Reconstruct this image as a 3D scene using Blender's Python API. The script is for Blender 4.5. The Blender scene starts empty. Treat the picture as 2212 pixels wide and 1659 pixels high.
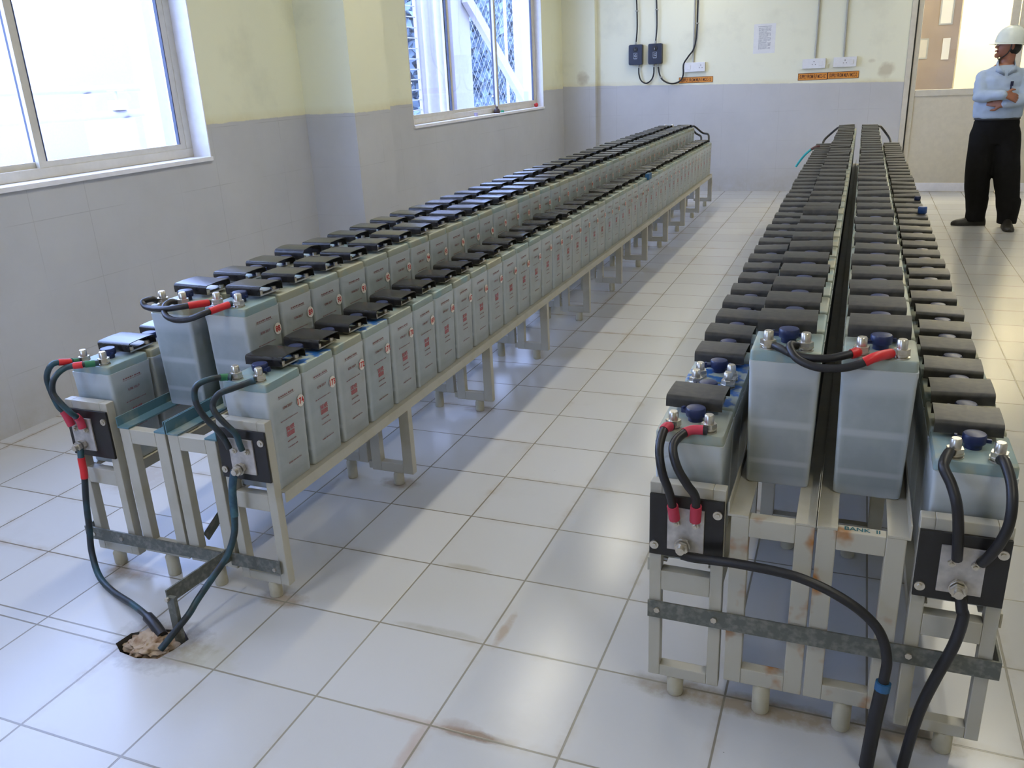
import bpy, bmesh, math, random
from mathutils import Vector, Matrix, noise
random.seed(7)
scene = bpy.context.scene
COL = scene.collection
V = Vector

# ------------------------------------------------------------------ materials
def srgb(r, g, b):
    f = lambda c: (c/255/12.92) if c/255 <= 0.04045 else ((c/255+0.055)/1.055)**2.4
    return (f(r), f(g), f(b), 1)

class NT:
    """tiny node helper"""
    def __init__(s, mat):
        mat.use_nodes = True
        s.t = mat.node_tree; s.n = s.t.nodes; s.l = s.t.links
        s.b = s.n['Principled BSDF']
    def new(s, typ, **kw):
        n = s.n.new(typ)
        for k, v in kw.items():
            setattr(n, k, v)
        return n
    def link(s, a, b): s.l.new(a, b)
    def put(s, sock, v):
        if isinstance(v, bpy.types.NodeSocket): s.l.new(v, sock)
        else: sock.default_value = v
    def math(s, op, a, b=0.0, c=None, clamp=False):
        n = s.new('ShaderNodeMath', operation=op); n.use_clamp = clamp
        s.put(n.inputs[0], a); s.put(n.inputs[1], b)
        if c is not None: s.put(n.inputs[2], c)
        return n.outputs[0]
    def mix(s, fac, a, b):
        n = s.new('ShaderNodeMix', data_type='RGBA')
        s.put(n.inputs[0], fac); s.put(n.inputs[6], a); s.put(n.inputs[7], b)
        return n.outputs[2]
    def noise(s, vec, scale, detail=3, rough=.5):
        n = s.new('ShaderNodeTexNoise'); n.inputs['Scale'].default_value = scale
        n.inputs['Detail'].default_value = detail; n.inputs['Roughness'].default_value = rough
        if vec is not None: s.link(vec, n.inputs['Vector'])
        return n.outputs['Fac']
    def ramp(s, x, lo, hi):
        n = s.new('ShaderNodeMapRange'); n.clamp = True
        s.put(n.inputs[0], x); n.inputs[1].default_value = lo; n.inputs[2].default_value = hi
        return n.outputs[0]
    def objco(s): return s.new('ShaderNodeTexCoord').outputs['Object']
    def pos(s): return s.new('ShaderNodeNewGeometry').outputs['Position']
    def xyz(s, v):
        n = s.new('ShaderNodeSeparateXYZ'); s.link(v, n.inputs[0]); return n.outputs
    def bump(s, h, strength=.2, dist=.002):
        n = s.new('ShaderNodeBump'); n.inputs['Strength'].default_value = strength
        n.inputs['Distance'].default_value = dist
        s.link(h, n.inputs['Height']); s.link(n.outputs[0], s.b.inputs['Normal'])

def mat(name, col, rough=.5, metal=0, var=.12, scale=20, spec=.5, emit=None, bump=0, col2=None, lo=.45, hi=.65):
    m = bpy.data.materials.new(name); t = NT(m)
    if len(col) == 3: col = (*col, 1)
    o = t.objco(); f = t.noise(o, scale)
    if col2 is None:
        d = tuple(c*(1-var) for c in col[:3])+(1,); u = tuple(min(1, c*(1+var)) for c in col[:3])+(1,)
        c = t.mix(t.ramp(f, .3, .7), d, u)
    else:
        c = t.mix(t.ramp(f, lo, hi), col, (*col2[:3], 1))
    t.link(c, t.b.inputs['Base Color'])
    t.b.inputs['Roughness'].default_value = rough; t.b.inputs['Metallic'].default_value = metal
    t.b.inputs['Specular IOR Level'].default_value = spec
    if bump: t.bump(f, bump)
    if emit:
        t.b.inputs['Emission Color'].default_value = (*emit[:3], 1); t.b.inputs['Emission Strength'].default_value = emit[3]
    return m

M = {}
M['black'] = mat('black_rubber', (.012, .012, .014), .42)
M['tealcable'] = mat('dusty_cable', (.014, .02, .024), .45, col2=(.02, .07, .09), scale=14)
M['bakelite'] = mat('bakelite', (.014, .014, .014), .35)
M['red'] = mat('red_sleeve', (.62, .02, .025), .4)
M['pink'] = mat('faded_red_sleeve', (.50, .035, .07), .5)
M['green'] = mat('green_tape', (.02, .16, .07), .5)
M['bluetape'] = mat('blue_tape', (.02, .10, .22), .5)
M['tealplastic'] = mat('teal_cable', (.02, .34, .33), .4)
M['brown'] = mat('brown_tape', (.10, .035, .03), .5)
M['steel'] = mat('zinc_steel', (.62, .58, .50), .3, .9, scale=90)
M['alu'] = mat('aluminium_plate', (.50, .47, .43), .5, .35, scale=40, var=.2)
M['galv'] = mat('galvanised_bar', (.13, .14, .12), .55, .3, scale=60, col2=(.22, .22, .19))
M['beige'] = mat('beige_enamel', (.48, .455, .37), .45, scale=9, col2=(.40, .37, .27), lo=.5, hi=.8)
M['rust'] = mat('beige_enamel_rusty', (.48, .455, .37), .5, scale=11, col2=(.36, .15, .03), lo=.55, hi=.68)
M['teal'] = mat('teal_mottled_enamel', (.10, .20, .24), .5, scale=9, col2=(.34, .37, .31), lo=.52, hi=.7)  # teal broken by grey-green patches
M['foot'] = mat('white_nylon_foot', (.52, .48, .35), .45)
M['navy'] = mat('navy_vent_plastic', (.012, .022, .085), .35)
M['navyblue'] = mat('blue_vent_plastic', (.02, .07, .26), .35)
M['white'] = mat('white_paint', (.80, .79, .80), .6, var=.04)
M['frame'] = mat('cream_aluminium', (.60, .56, .46), .4, .0, var=.05)
M['gasket'] = mat('window_gasket', (.05, .06, .10), .5)
M['socket'] = mat('white_socket_plastic', (.72, .72, .72), .35, var=.03)
M['dark'] = mat('dark_hole', (.02, .02, .02), .6)
M['orange'] = mat('orange_sign', (.72, .28, .035), .45, var=.06)
M['signink'] = mat('dark_red_ink', (.10, .03, .012), .6)
M['paper'] = mat('paper', (.72, .72, .70), .8, var=.03)
M['ink'] = mat('grey_ink', (.38, .38, .40), .8)
M['boxblue'] = mat('dark_blue_enclosure', (.010, .014, .032), .4)
M['emblem'] = mat('pale_emblem', (.36, .40, .46), .5)
M['conduit'] = mat('grey_conduit', (.40, .39, .33), .45, var=.06)
M['stick'] = mat('sticker_white', (.80, .74, .66), .5, var=.03)
M['digit'] = mat('red_digits', (.55, .03, .025), .5)
M['print'] = mat('brown_print', (.27, .13, .13), .6)
M['logo'] = mat('red_print', (.46, .06, .08), .6)
M['pen'] = mat('pen_ink_blue', (.01, .015, .06), .4)
M['handink'] = mat('marker_ink', (.03, .13, .17), .7)
M['putty'] = mat('sealing_putty', (.40, .30, .20), .9, scale=45, col2=(.26, .16, .09), bump=1.0)
M['pit'] = mat('dark_soil', (.06, .055, .05), .9, scale=30)
M['skin'] = mat('skin', (.34, .14, .08), .5, var=.1)
M['shirt'] = mat('pale_blue_shirt', (.40, .49, .62), .8, scale=10, var=.1, bump=.3)
M['trouser'] = mat('black_trousers', (.006, .006, .0065), .9, var=.2, spec=.2)
M['shoe'] = mat('dark_shoe', (.018, .016, .014), .5)
M['helmet'] = mat('white_helmet', (.72, .77, .70), .3, var=.03)
M['hair'] = mat('dark_hair', (.010, .008, .007), .7)
M['eye'] = mat('eye', (.55, .52, .48), .3)
M['lips'] = mat('lips', (.22, .05, .04), .5)
M['panel'] = mat('beige_door_panel', (.60, .55, .43), .5, var=.04)
M['redthing'] = mat('red_plastic', (.50, .02, .02), .4)
M['darkthing'] = mat('dark_brown_plastic', (.05, .03, .03), .5)
M['greenthing'] = mat('green_plastic', (.03, .25, .12), .5)
M['lilac'] = mat('lilac_plastic', (.45, .40, .55), .5)
M['taupe'] = mat('taupe_wall_tile', (.36, .27, .19), .5, var=.08, scale=3)
M['creamwall'] = mat('cream_plaster', (.82, .76, .60), .7, var=.05, scale=3)
M['extwhite'] = mat('white_steel', (.42, .38, .39), .6, var=.04)
M['extground'] = mat('pale_concrete', (.80, .79, .77), .9, scale=2, var=.1)
M['leaf'] = mat('foliage', (.16, .21, .26), .9, scale=3, var=.45)
M['extgrey'] = mat('grey_plant', (.50, .48, .52), .7)
M['wire'] = mat('galvanised_wire', (.42, .42, .44), .6)
M['ceiling'] = mat('white_ceiling', (.80, .80, .76), .8, var=.03, scale=2)

def mat_cover(name, c0, c1, r0):
    m = bpy.data.materials.new(name); t = NT(m)
    o = t.objco(); r = t.new('ShaderNodeObjectInfo').outputs['Random']
    f = t.noise(o, 45, 4)
    c = t.mix(t.ramp(f, .35, .75), (*c0, 1), (*c1, 1))
    t.link(c, t.b.inputs['Base Color'])
    t.link(t.math('ADD', t.math('MULTIPLY', r, .08), r0), t.b.inputs['Roughness'])
    return m
M['cover'] = mat_cover('black_cover_plastic', (.016, .016, .017), (.034, .032, .029), .20)
M['coverdust'] = mat_cover('dusty_cover_plastic', (.024, .024, .022), (.058, .053, .042), .40)

def mat_case():
    m = bpy.data.materials.new('translucent_cell_case'); t = NT(m)
    o = t.objco(); x, y, z = t.xyz(o); r = t.new('ShaderNodeObjectInfo').outputs['Random']
    ax = t.math('ABSOLUTE', x); ay = t.math('ABSOLUTE', y)
    n = t.noise(o, 18, 3)
    # the plate pack shows through the wall as a darker block inside the rim
    ix = t.ramp(ax, .079, .060); iy = t.ramp(ay, .087, .066)
    # on x-faces only y counts, on y-faces only x counts
    nx = t.new('ShaderNodeNewGeometry').outputs['Normal']; nn = t.xyz(nx)
    fx = t.math('GREATER_THAN', t.math('ABSOLUTE', nn[0]), .7)
    ins = t.math('ADD', t.math('MULTIPLY', fx, iy), t.math('MULTIPLY', t.math('SUBTRACT', 1.0, fx), ix))
    zt = t.ramp(z, .285, .255); zb = t.ramp(z, .005, .03)
    def band(c, w): return t.ramp(t.math('ABSOLUTE', t.math('SUBTRACT', z, c)), w*.35, w)
    bands = t.math('MULTIPLY', band(.165, .013), band(.062, .010))
    fy = t.math('SUBTRACT', 1.0, fx)
    bands = t.math('MAXIMUM', bands, t.math('MULTIPLY', fx, .9))
    inside = t.math('MULTIPLY', t.math('MULTIPLY', ins, zt), t.math('MULTIPLY', zb, bands))
    inside = t.math('MULTIPLY', inside, t.ramp(n, -.3, .55))
    tone = t.mix(r, (.47, .52, .53, 1), (.52, .545, .535, 1))
    dark = t.mix(r, (.325, .375, .38, 1), (.375, .40, .395, 1))
    c = t.mix(inside, tone, dark)
    t.link(c, t.b.inputs['Base Color'])
    t.b.inputs['Roughness'].default_value = .38; t.b.inputs['Subsurface Weight'].default_value = .0
    return m
M['case'] = mat_case()

def mat_lid():
    m = bpy.data.materials.new('cell_lid_plastic'); t = NT(m)
    o = t.objco(); r = t.new('ShaderNodeObjectInfo').outputs['Random']
    rn = t.new('ShaderNodeVectorMath', operation='ADD'); t.link(o, rn.inputs[0])
    cb = t.new('ShaderNodeCombineXYZ'); t.link(t.math('MULTIPLY', r, 40), cb.inputs[0]); t.link(cb.outputs[0], rn.inputs[1])
    f = t.noise(rn.outputs[0], 14, 4)
    base = t.mix(r, (.30, .36, .33, 1), (.37, .36, .25, 1))
    c = t.mix(t.ramp(f, .52, .75), base, (.22, .36, .38, 1))
    t.link(c, t.b.inputs['Base Color']); t.b.inputs['Roughness'].default_value = .42
    return m
M['lid'] = mat_lid()
def mat_lidblue():
    m = bpy.data.materials.new('blue_stained_lid'); t = NT(m); o = t.objco(); nz = t.xyz(t.new('ShaderNodeNewGeometry').outputs['Normal'])[2]
    f = t.ramp(t.noise(o, 22, 4), .46, .54); f = t.math('MULTIPLY', f, t.math('GREATER_THAN', nz, .5))
    t.link(t.mix(f, (.36, .42, .38, 1), (.02, .13, .42, 1)), t.b.inputs['Base Color']); t.b.inputs['Roughness'].default_value = .4
    return m
M['lidblue'] = mat_lidblue()
M['lidteal'] = mat('teal_stained_lid', (.25, .35, .35), .45, scale=12, col2=(.36, .37, .27), lo=.48, hi=.62)
M['bluesleeve'] = mat('dusty_blue_sleeve', (.018, .06, .10), .5, col2=(.05, .13, .16), scale=30)

T = .345; GX, GY = -1.239, 1.515
STAINS = [(-.775, 1.518, .10, .020, .85, (.20, .13, .08)), (-.82, 1.528, .07, .035, .45, (.30, .20, .13)), (-.96, 1.518, .13, .018, .45, (.40, .28, .20)), (-.905, 1.43, .022, .13, .45, (.40, .27, .20)),
          (-.860, 1.94, .018, .10, .6, (.36, .24, .13)), (-1.06, 1.876, .16, .020, .5, (.33, .29, .20)), (-1.10, 2.222, .09, .018, .45, (.33, .28, .18)), (-1.60, 1.87, .10, .05, .7, (.27, .19, .10)), (-2.22, 1.85, .12, .05, .7, (.24, .16, .09)), (-1.82, 1.56, .19, .13, .65, (.17, .14, .11)),
          (-.10, 1.84, .30, .05, .75, (.26, .19, .10)), (.24, 1.86, .14, .06, .7, (.25, .18, .09)), (-.36, 1.85, .12, .05, .6, (.25, .20, .12)), (-3.3, 3.1, .7, .25, .55, (.40, .33, .18)), (-2.75, 2.45, .2, .16, .4, (.33, .26, .18)),
          (-1.64, 2.72, .1, .06, .6, (.24, .17, .09)), (-1.64, 3.56, .1, .06, .55, (.24, .17, .09)), (-1.64, 1.55, .12, .07, .35, (.40, .36, .18))]
def mat_floor():
    m = bpy.data.materials.new('white_floor_tile'); t = NT(m)
    p = t.pos(); x, y, z = t.xyz(p)
    def cell(v, off): return t.math('DIVIDE', t.math('SUBTRACT', v, off), T)
    cx, cy = cell(x, GX), cell(y, GY)
    def edge(c):
        f = t.math('FRACT', c); return t.math('MINIMUM', f, t.math('SUBTRACT', 1.0, f))
    ed = t.math('MINIMUM', edge(cx), edge(cy))
    fl = t.new('ShaderNodeCombineXYZ'); t.link(t.math('FLOOR', cx), fl.inputs[0]); t.link(t.math('FLOOR', cy), fl.inputs[1])
    wn = t.new('ShaderNodeTexWhiteNoise'); t.link(fl.outputs[0], wn.inputs[0])
    tile = t.mix(wn.outputs[0], (.50, .50, .485, 1), (.56, .555, .53, 1))
    n1 = t.noise(p, 2.3, 5, .6); n2 = t.noise(p, 22, 4, .6); n3 = t.noise(p, .9, 3)
    # smudges
    tile = t.mix(t.math('MULTIPLY', t.ramp(n1, .58, .80), .22), tile, (.34, .30, .22, 1))
    # dirt hugging some joints
    dirt = t.math('MULTIPLY', t.ramp(ed, .085, .0), t.ramp(n1, .49, .66))
    dirt = t.math('MULTIPLY', dirt, t.ramp(n2, .30, .62))
    tile = t.mix(t.math('MULTIPLY', dirt, .75), tile, (.36, .27, .16, 1))
    # rusty and muddy stains, each with its own spot
    px_, py_ = x, y
    for (sx, sy, rx, ry, k, col) in STAINS:
        dx = t.math('DIVIDE', t.math('SUBTRACT', x, sx), rx); dy = t.math('DIVIDE', t.math('SUBTRACT', y, sy), ry)
        d2 = t.math('ADD', t.math('MULTIPLY', dx, dx), t.math('MULTIPLY', dy, dy))
        f = t.math('MULTIPLY', t.ramp(t.math('ADD', d2, t.math('MULTIPLY', t.math('SUBTRACT', n2, .5), 1.6)), 1.0, .1), k)
        tile = t.mix(f, tile, (*col, 1))
    # specks
    tile = t.mix(t.ramp(t.noise(p, 60, 2, .7), .785, .81), tile, (.08, .07, .06, 1))
    groutc = t.mix(t.ramp(n3, .35, .65), (.27, .25, .19, 1), (.15, .125, .085, 1))
    # narrow cut-tile course beside the cable hole
    cut = t.math('MULTIPLY', t.ramp(t.math('ABSOLUTE', t.math('SUBTRACT', y, 1.557)), .0038, .0022), t.math('MULTIPLY', t.math('LESS_THAN', x, -1.93), t.math('GREATER_THAN', x, -2.62)))
    g = t.math('MAXIMUM', t.ramp(ed, .0105, .0065), cut)
    t.link(t.mix(t.math('MULTIPLY', g, .92), tile, groutc), t.b.inputs['Base Color'])
    t.link(t.math('ADD', t.math('MULTIPLY', t.ramp(n3, .3, .7), .06), .20), t.b.inputs['Roughness'])
    t.b.inputs['Specular IOR Level'].default_value = .45
    h = t.math('ADD', t.math('MULTIPLY', g, -1.0), t.math('MULTIPLY', t.noise(p, 7, 3), .35))
    t.bump(h, .25, .0015)
    return m
M['floor'] = mat_floor()

def mat_wall(name, z0, slope, axis, off, cream=(.80, .79, .565), grey=(.515, .510, .50), smudges=()):
    m = bpy.data.materials.new(name); t = NT(m)
    p = t.pos(); x, y, z = t.xyz(p)
    n1 = t.noise(p, 2.2, 5, .6); n2 = t.noise(p, 9, 4, .65)
    wob = t.math('MULTIPLY', t.math('SUBTRACT', n2, .5), .02)
    line = t.math('ADD', t.math('ADD', t.math('MULTIPLY', x, slope), z0), wob)
    up = t.ramp(t.math('SUBTRACT', z, line), -.003, .003)
    cr = t.mix(t.ramp(n1, .55, .8), (*cream, 1), tuple(c*.86 for c in cream)+(1,))
    # yellowed strip just above the paint line
    edge = t.math('MULTIPLY', t.ramp(t.math('SUBTRACT', z, line), .06, .0), t.ramp(n1, .35, .6))
    cr = t.mix(t.math('MULTIPLY', edge, .5), cr, (.60, .50, .22, 1))
    gr = t.mix(t.ramp(n1, .4, .8), (*grey, 1), tuple(c*.9 for c in grey)+(1,))
    # painted-over wall tiles: faint joints that come and go
    h = x if axis == 'x' else y
    ch = t.math('DIVIDE', t.math('SUBTRACT', h, off), T); cz = t.math('DIVIDE', t.math('SUBTRACT', z, .63), .349)
    def edge1(c):
        f = t.math('FRACT', c); return t.math('MINIMUM', f, t.math('SUBTRACT', 1.0, f))
    ed = t.math('MINIMUM', edge1(ch), edge1(cz))
    j = t.math('MULTIPLY', t.ramp(ed, .008, .004), t.ramp(t.noise(p, 3.1, 2), .42, .62))
    gr = t.mix(t.math('MULTIPLY', j, .34), gr, (.24, .23, .21, 1))
    # flaked patches of lime
    fk = t.math('MULTIPLY', t.ramp(n2, .74, .78), t.ramp(n1, .5, .6))
    gr = t.mix(t.math('MULTIPLY', fk, .6), gr, (.62, .60, .52, 1))
    # grime close to the floor
    gr = t.mix(t.math('MULTIPLY', t.math('MULTIPLY', t.ramp(z, .35, .0), t.ramp(n2, .3, .7)), .45), gr, (.36, .31, .20, 1))
    for (sx, sz, rx, rz, k) in smudges:
        dx = t.math('DIVIDE', t.math('SUBTRACT', x, sx), rx); dz = t.math('DIVIDE', t.math('SUBTRACT', z, sz), rz)
        d2 = t.math('ADD', t.math('ADD', t.math('MULTIPLY', dx, dx), t.math('MULTIPLY', dz, dz)), t.math('MULTIPLY', t.math('SUBTRACT', n2, .5), 1.8))
        cr = t.mix(t.math('MULTIPLY', t.ramp(d2, 1.0, .1), k), cr, (.38, .30, .17, 1))
    t.link(t.mix(up, gr, cr), t.b.inputs['Base Color'])
    t.b.inputs['Roughness'].default_value = .55
    t.bump(n2, .1, .003)
    return m
M['wall_l'] = mat_wall('painted_wall_window_side', 1.35, 0.0, 'y', 4.41)
M['wall_f'] = mat_wall('painted_wall_far', 1.281, -.0245, 'x', .41, cream=(.79, .78, .60), smudges=((.22, 1.41, .10, .10, .5), (-3.47, 1.47, .09, .10, .55), (.05, 1.52, .05, .03, .35)))

def mat_glass():
    m = bpy.data.materials.new('window_glass'); t = NT(m)
    tr = t.new('ShaderNodeBsdfTransparent'); tr.inputs[0].default_value = (.93, .95, .97, 1)
    gl = t.new('ShaderNodeBsdfGlossy'); gl.inputs['Roughness'].default_value = .02
    lw = t.new('ShaderNodeLayerWeight'); lw.inputs[0].default_value = .5
    fr = t.math('ADD', t.math('MULTIPLY', t.math('POWER', lw.outputs['Facing'], 5.0), .5), .03)
    mx = t.new('ShaderNodeMixShader'); t.link(fr, mx.inputs[0])
    t.link(tr.outputs[0], mx.inputs[1]); t.link(gl.outputs[0], mx.inputs[2])
    t.link(mx.outputs[0], t.n['Material Output'].inputs['Surface'])
    return m
M['glass'] = mat_glass()

# ------------------------------------------------------------------ mesh builder
class MB:
    def __init__(s): s.v = []; s.f = []; s.m = []
    def add(s, verts, faces, mi=0):
        b = len(s.v); s.v += [tuple(v) for v in verts]
        s.f += [tuple(b+i for i in f) for f in faces]; s.m += [mi]*len(faces); return s
    def box(s, x0, x1, y0, y1, z0, z1, mi=0):
        vs = [(x, y, z) for z in (z0, z1) for y in (y0, y1) for x in (x0, x1)]
        return s.add(vs, [(0, 2, 3, 1), (4, 5, 7, 6), (0, 1, 5, 4), (2, 6, 7, 3), (0, 4, 6, 2), (1, 3, 7, 5)], mi)
    def cyl(s, p, axis, r, h, n=16, mi=0, r2=None):
        """cylinder from point p along axis ('x','y','z' or vector)"""
        a = {'x': V((1, 0, 0)), 'y': V((0, 1, 0)), 'z': V((0, 0, 1))}.get(axis) if isinstance(axis, str) else V(axis).normalized()
        u = a.orthogonal().normalized(); w = a.cross(u); p = V(p); r2 = r if r2 is None else r2
        vs = []
        for q, rr in ((p, r), (p+a*h, r2)):
            vs += [q+(u*math.cos(k*math.tau/n)+w*math.sin(k*math.tau/n))*rr for k in range(n)]
        fs = [(k, (k+1) % n, n+(k+1) % n, n+k) for k in range(n)]+[tuple(range(n-1, -1, -1)), tuple(range(n, 2*n))]
        return s.add(vs, fs, mi)
    def lathe(s, prof, n=24, mi=0, c=(0, 0, 0), M_=None):
        vs = []
        for r, z in prof:
            for k in range(n):
                q = V((r*math.cos(k*math.tau/n), r*math.sin(k*math.tau/n), z))
                if M_ is not None: q = M_ @ q
                vs.append(q+V(c))
        fs = []
        for i in range(len(prof)-1):
            for k in range(n):
                a, b = i*n+k, i*n+(k+1) % n; fs.append((a, b, b+n, a+n))
        fs.append(tuple(range(n-1, -1, -1))); L = (len(prof)-1)*n; fs.append(tuple(range(L, L+n)))
        return s.add(vs, fs, mi)
    def loft(s, rings, mi=0, cap=True):
        n = len(rings[0]); vs = [p for r in rings for p in r]; fs = []
        for i in range(len(rings)-1):
            for k in range(n):
                a, b = i*n+k, i*n+(k+1) % n; fs.append((a, b, b+n, a+n))
        if cap:
            fs.append(tuple(range(n-1, -1, -1))); L = (len(rings)-1)*n; fs.append(tuple(range(L, L+n)))
        return s.add(vs, fs, mi)
    def tube(s, pts, r, n=10, mi=0, t0=0., t1=1., sub=8):
        P = spline(pts, sub); L = [0]
        for a, b in zip(P, P[1:]): L.append(L[-1]+(b-a).length)
        tot = L[-1]; Q = [p for p, l in zip(P, L) if t0*tot-1e-6 <= l <= t1*tot+1e-6]
        if len(Q) < 2: return s
        t = (Q[1]-Q[0]).normalized(); u = t.orthogonal().normalized(); rings = []
        for i, q in enumerate(Q):
            tt = (Q[min(i+1, len(Q)-1)]-Q[max(i-1, 0)]).normalized()
            u = (u-tt*u.dot(tt)).normalized(); w = tt.cross(u)
            rings.append([q+(u*math.cos(k*math.tau/n)+w*math.sin(k*math.tau/n))*r for k in range(n)])
        return s.loft(rings, mi)
    def ball(s, c, r, mi=0, sub=3):
        bm = bmesh.new(); bmesh.ops.create_icosphere(bm, subdivisions=sub, radius=1)
        r = (r, r, r) if not hasattr(r, '__len__') else r
        vs = [V((v.co.x*r[0], v.co.y*r[1], v.co.z*r[2]))+V(c) for v in bm.verts]
        fs = [tuple(v.index for v in f.verts) for f in bm.faces]; bm.free()
        return s.add(vs, fs, mi)
    def cap(s, a, b, ra, rb, mi=0):
        """tapered limb with round ends"""
        a, b = V(a), V(b); s.ball(a, ra, mi, 2); s.ball(b, rb, mi, 2)
        return s.cyl(a, b-a, ra, (b-a).length, 20, mi, rb)
    def xf(s, Mx):
        s.v = [tuple(Mx @ V(v)) for v in s.v]; return s
    def merge(s, o, Mx=None, mi=None):
        vs = o.v if Mx is None else [tuple(Mx @ V(v)) for v in o.v]
        b = len(s.v); s.v += vs; s.f += [tuple(b+i for i in f) for f in o.f]; s.m += o.m if mi is None else [mi]*len(o.f); return s
    def mesh(s, name, mats, smooth=False, bevel=0):
        me = bpy.data.meshes.new(name); me.from_pydata(s.v, [], s.f)
        for m in mats: me.materials.append(M[m] if isinstance(m, str) else m)
        for p, i in zip(me.polygons, s.m): p.material_index = i
        bm = bmesh.new(); bm.from_mesh(me); bmesh.ops.recalc_face_normals(bm, faces=bm.faces)
        if bevel:
            es = [e for e in bm.edges if len(e.link_faces) == 2 and e.calc_face_angle(0) > .6]
            bmesh.ops.bevel(bm, geom=es, offset=bevel, segments=2, affect='EDGES', profile=.6)
        bm.to_mesh(me); bm.free()
        if smooth:
            for p in me.polygons: p.use_smooth = True
            try: me.set_sharp_from_angle(angle=.7)
            except Exception: pass
        me.update(); return me

def spline(pts, sub=8):
    P = [V(p) for p in pts]
    if len(P) < 3: return P
    P = [P[0]*2-P[1]]+P+[P[-1]*2-P[-2]]; out = []
    for i in range(1, len(P)-2):
        a, b, c, d = P[i-1:i+3]
        for k in range(sub):
            t = k/sub
            out.append(.5*((2*b)+(c-a)*t+(2*a-5*b+4*c-d)*t*t+(3*b-a-3*c+d)*t**3))
    out.append(P[-2]); return out

def rrect(hx, hy, r, z, cx=0, cy=0, seg=3):
    out = []
    for qx, qy, a0 in ((1, 1, 0), (-1, 1, 90), (-1, -1, 180), (1, -1, 270)):
        for k in range(seg+1):
            a = math.radians(a0+90*k/seg)
            out.append((cx+qx*(hx-r)+r*math.cos(a), cy+qy*(hy-r)+r*math.sin(a), z))
    return out

def obj(name, data, parent=None, loc=(0, 0, 0), rot=None):
    o = bpy.data.objects.new(name, data); COL.objects.link(o); o.location = loc
    if rot: o.rotation_euler = rot
    if parent: o.parent = parent
    return o
def part(name, mb, mats, parent=None, loc=(0, 0, 0), rot=None, smooth=False, bevel=0, label=None):
    mats = mats if isinstance(mats, (list, tuple)) else [mats]
    o = obj(name, mb.mesh(name, mats, smooth, bevel), parent, loc, rot)
    if label: o['label'] = label
    return o
def tag(o, label, cat, group=None, kind=None):
    o['label'] = label; o['category'] = cat
    if group: o['group'] = group
    if kind: o['kind'] = kind
    return o
def thing(name, label, cat, loc=(0, 0, 0), group=None, rot=None):
    return tag(obj(name, None, None, loc, rot), label, cat, group)
def struct(name, mb, mats, parent=None, smooth=False, bevel=0):
    o = part(name, mb, mats, parent, smooth=smooth, bevel=bevel)
    if not parent: o['kind'] = 'structure'
    return o
ONES = 'first second third fourth fifth sixth seventh eighth ninth tenth eleventh twelfth thirteenth fourteenth fifteenth sixteenth seventeenth eighteenth nineteenth'.split()
TENS = {20: 'twentieth', 30: 'thirtieth', 40: 'fortieth'}; TW = {2: 'twenty', 3: 'thirty', 4: 'forty'}
def nth(k):
    if k < 20: return ONES[k-1]
    return TENS[k] if k % 10 == 0 else TW[k//10]+'-'+ONES[k % 10-1]

_tx = {}
def text_mb(s, size=1.0, mi=0, bold=0):
    """flat lettering in the local XY plane, centred"""
    if s not in _tx:
        cu = bpy.data.curves.new('t', 'FONT'); cu.body = s; cu.align_x = 'CENTER'; cu.align_y = 'CENTER'; cu.resolution_u = 2; cu.offset = .022 if len(s) > 3 else .026
        o = bpy.data.objects.new('t', cu); COL.objects.link(o)
        dg = bpy.context.evaluated_depsgraph_get(); me = bpy.data.meshes.new_from_object(o.evaluated_get(dg))
        _tx[s] = ([tuple(v.co) for v in me.vertices], [tuple(p.vertices) for p in me.polygons])
        bpy.data.objects.remove(o); bpy.data.curves.remove(cu); bpy.data.meshes.remove(me)
    v, f = _tx[s]; mb = MB(); mb.add([(x*size, y*size, 0) for x, y, z in v], f, mi); return mb
def fit_text(s, w, h, mi=0):
    t = text_mb(s, 1, mi); xs = [v[0] for v in t.v]; ys = [v[1] for v in t.v]
    cx, cy = (max(xs)+min(xs))/2, (max(ys)+min(ys))/2; sx, sy = w/(max(xs)-min(xs)), h/(max(ys)-min(ys))
    t.v = [((x-cx)*sx, (y-cy)*sy, 0) for x, y, z in t.v]; return t

# ------------------------------------------------------------------ room
XL, YF = -3.748, 11.5
XR, YB, ZC = 4.2, -1.6, 3.3
HOLE = [(-1.954, 1.519), (-1.946, 1.575), (-1.885, 1.615), (-1.800, 1.638), (-1.752, 1.605), (-1.760, 1.550), (-1.776, 1.502), (-1.842, 1.484), (-1.910, 1.492)]

def build_floor():
    bm = bmesh.new()
    outer = [bm.verts.new((x, y, 0)) for x, y in ((XL-.3, YB), (XR, YB), (XR, 15.5), (XL-.3, 15.5))]
    inner = [bm.verts.new((x, y, 0)) for x, y in HOLE]
    es = [bm.edges.new((L[i], L[(i+1) % len(L)])) for L in (outer, inner) for i in range(len(L))]
    bmesh.ops.triangle_fill(bm, edges=es, use_beauty=True)
    c = V((sum(p[0] for p in HOLE)/9, sum(p[1] for p in HOLE)/9, 0))
    for f in list(bm.faces):
        m = f.calc_center_median()
        if all(v in inner for v in f.verts): bm.faces.remove(f)
    bmesh.ops.recalc_face_normals(bm, faces=bm.faces)
    for f in bm.faces:
        if f.normal.z < 0: f.normal_flip()
    me = bpy.data.meshes.new('floor'); bm.to_mesh(me); bm.free(); me.materials.append(M['floor'])
    o = obj('floor', me); o['kind'] = 'structure'
    n = len(HOLE); mb = MB()
    vs = [(x, y, 0) for x, y in HOLE]+[(c.x+(x-c.x)*.95, c.y+(y-c.y)*.95, -.05) for x, y in HOLE]
    mb.add(vs, [(k, (k+1) % n, n+(k+1) % n, n+k) for k in range(n)]+[tuple(range(n, 2*n))])
    part('hole', mb, 'pit', o)
build_floor()

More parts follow.
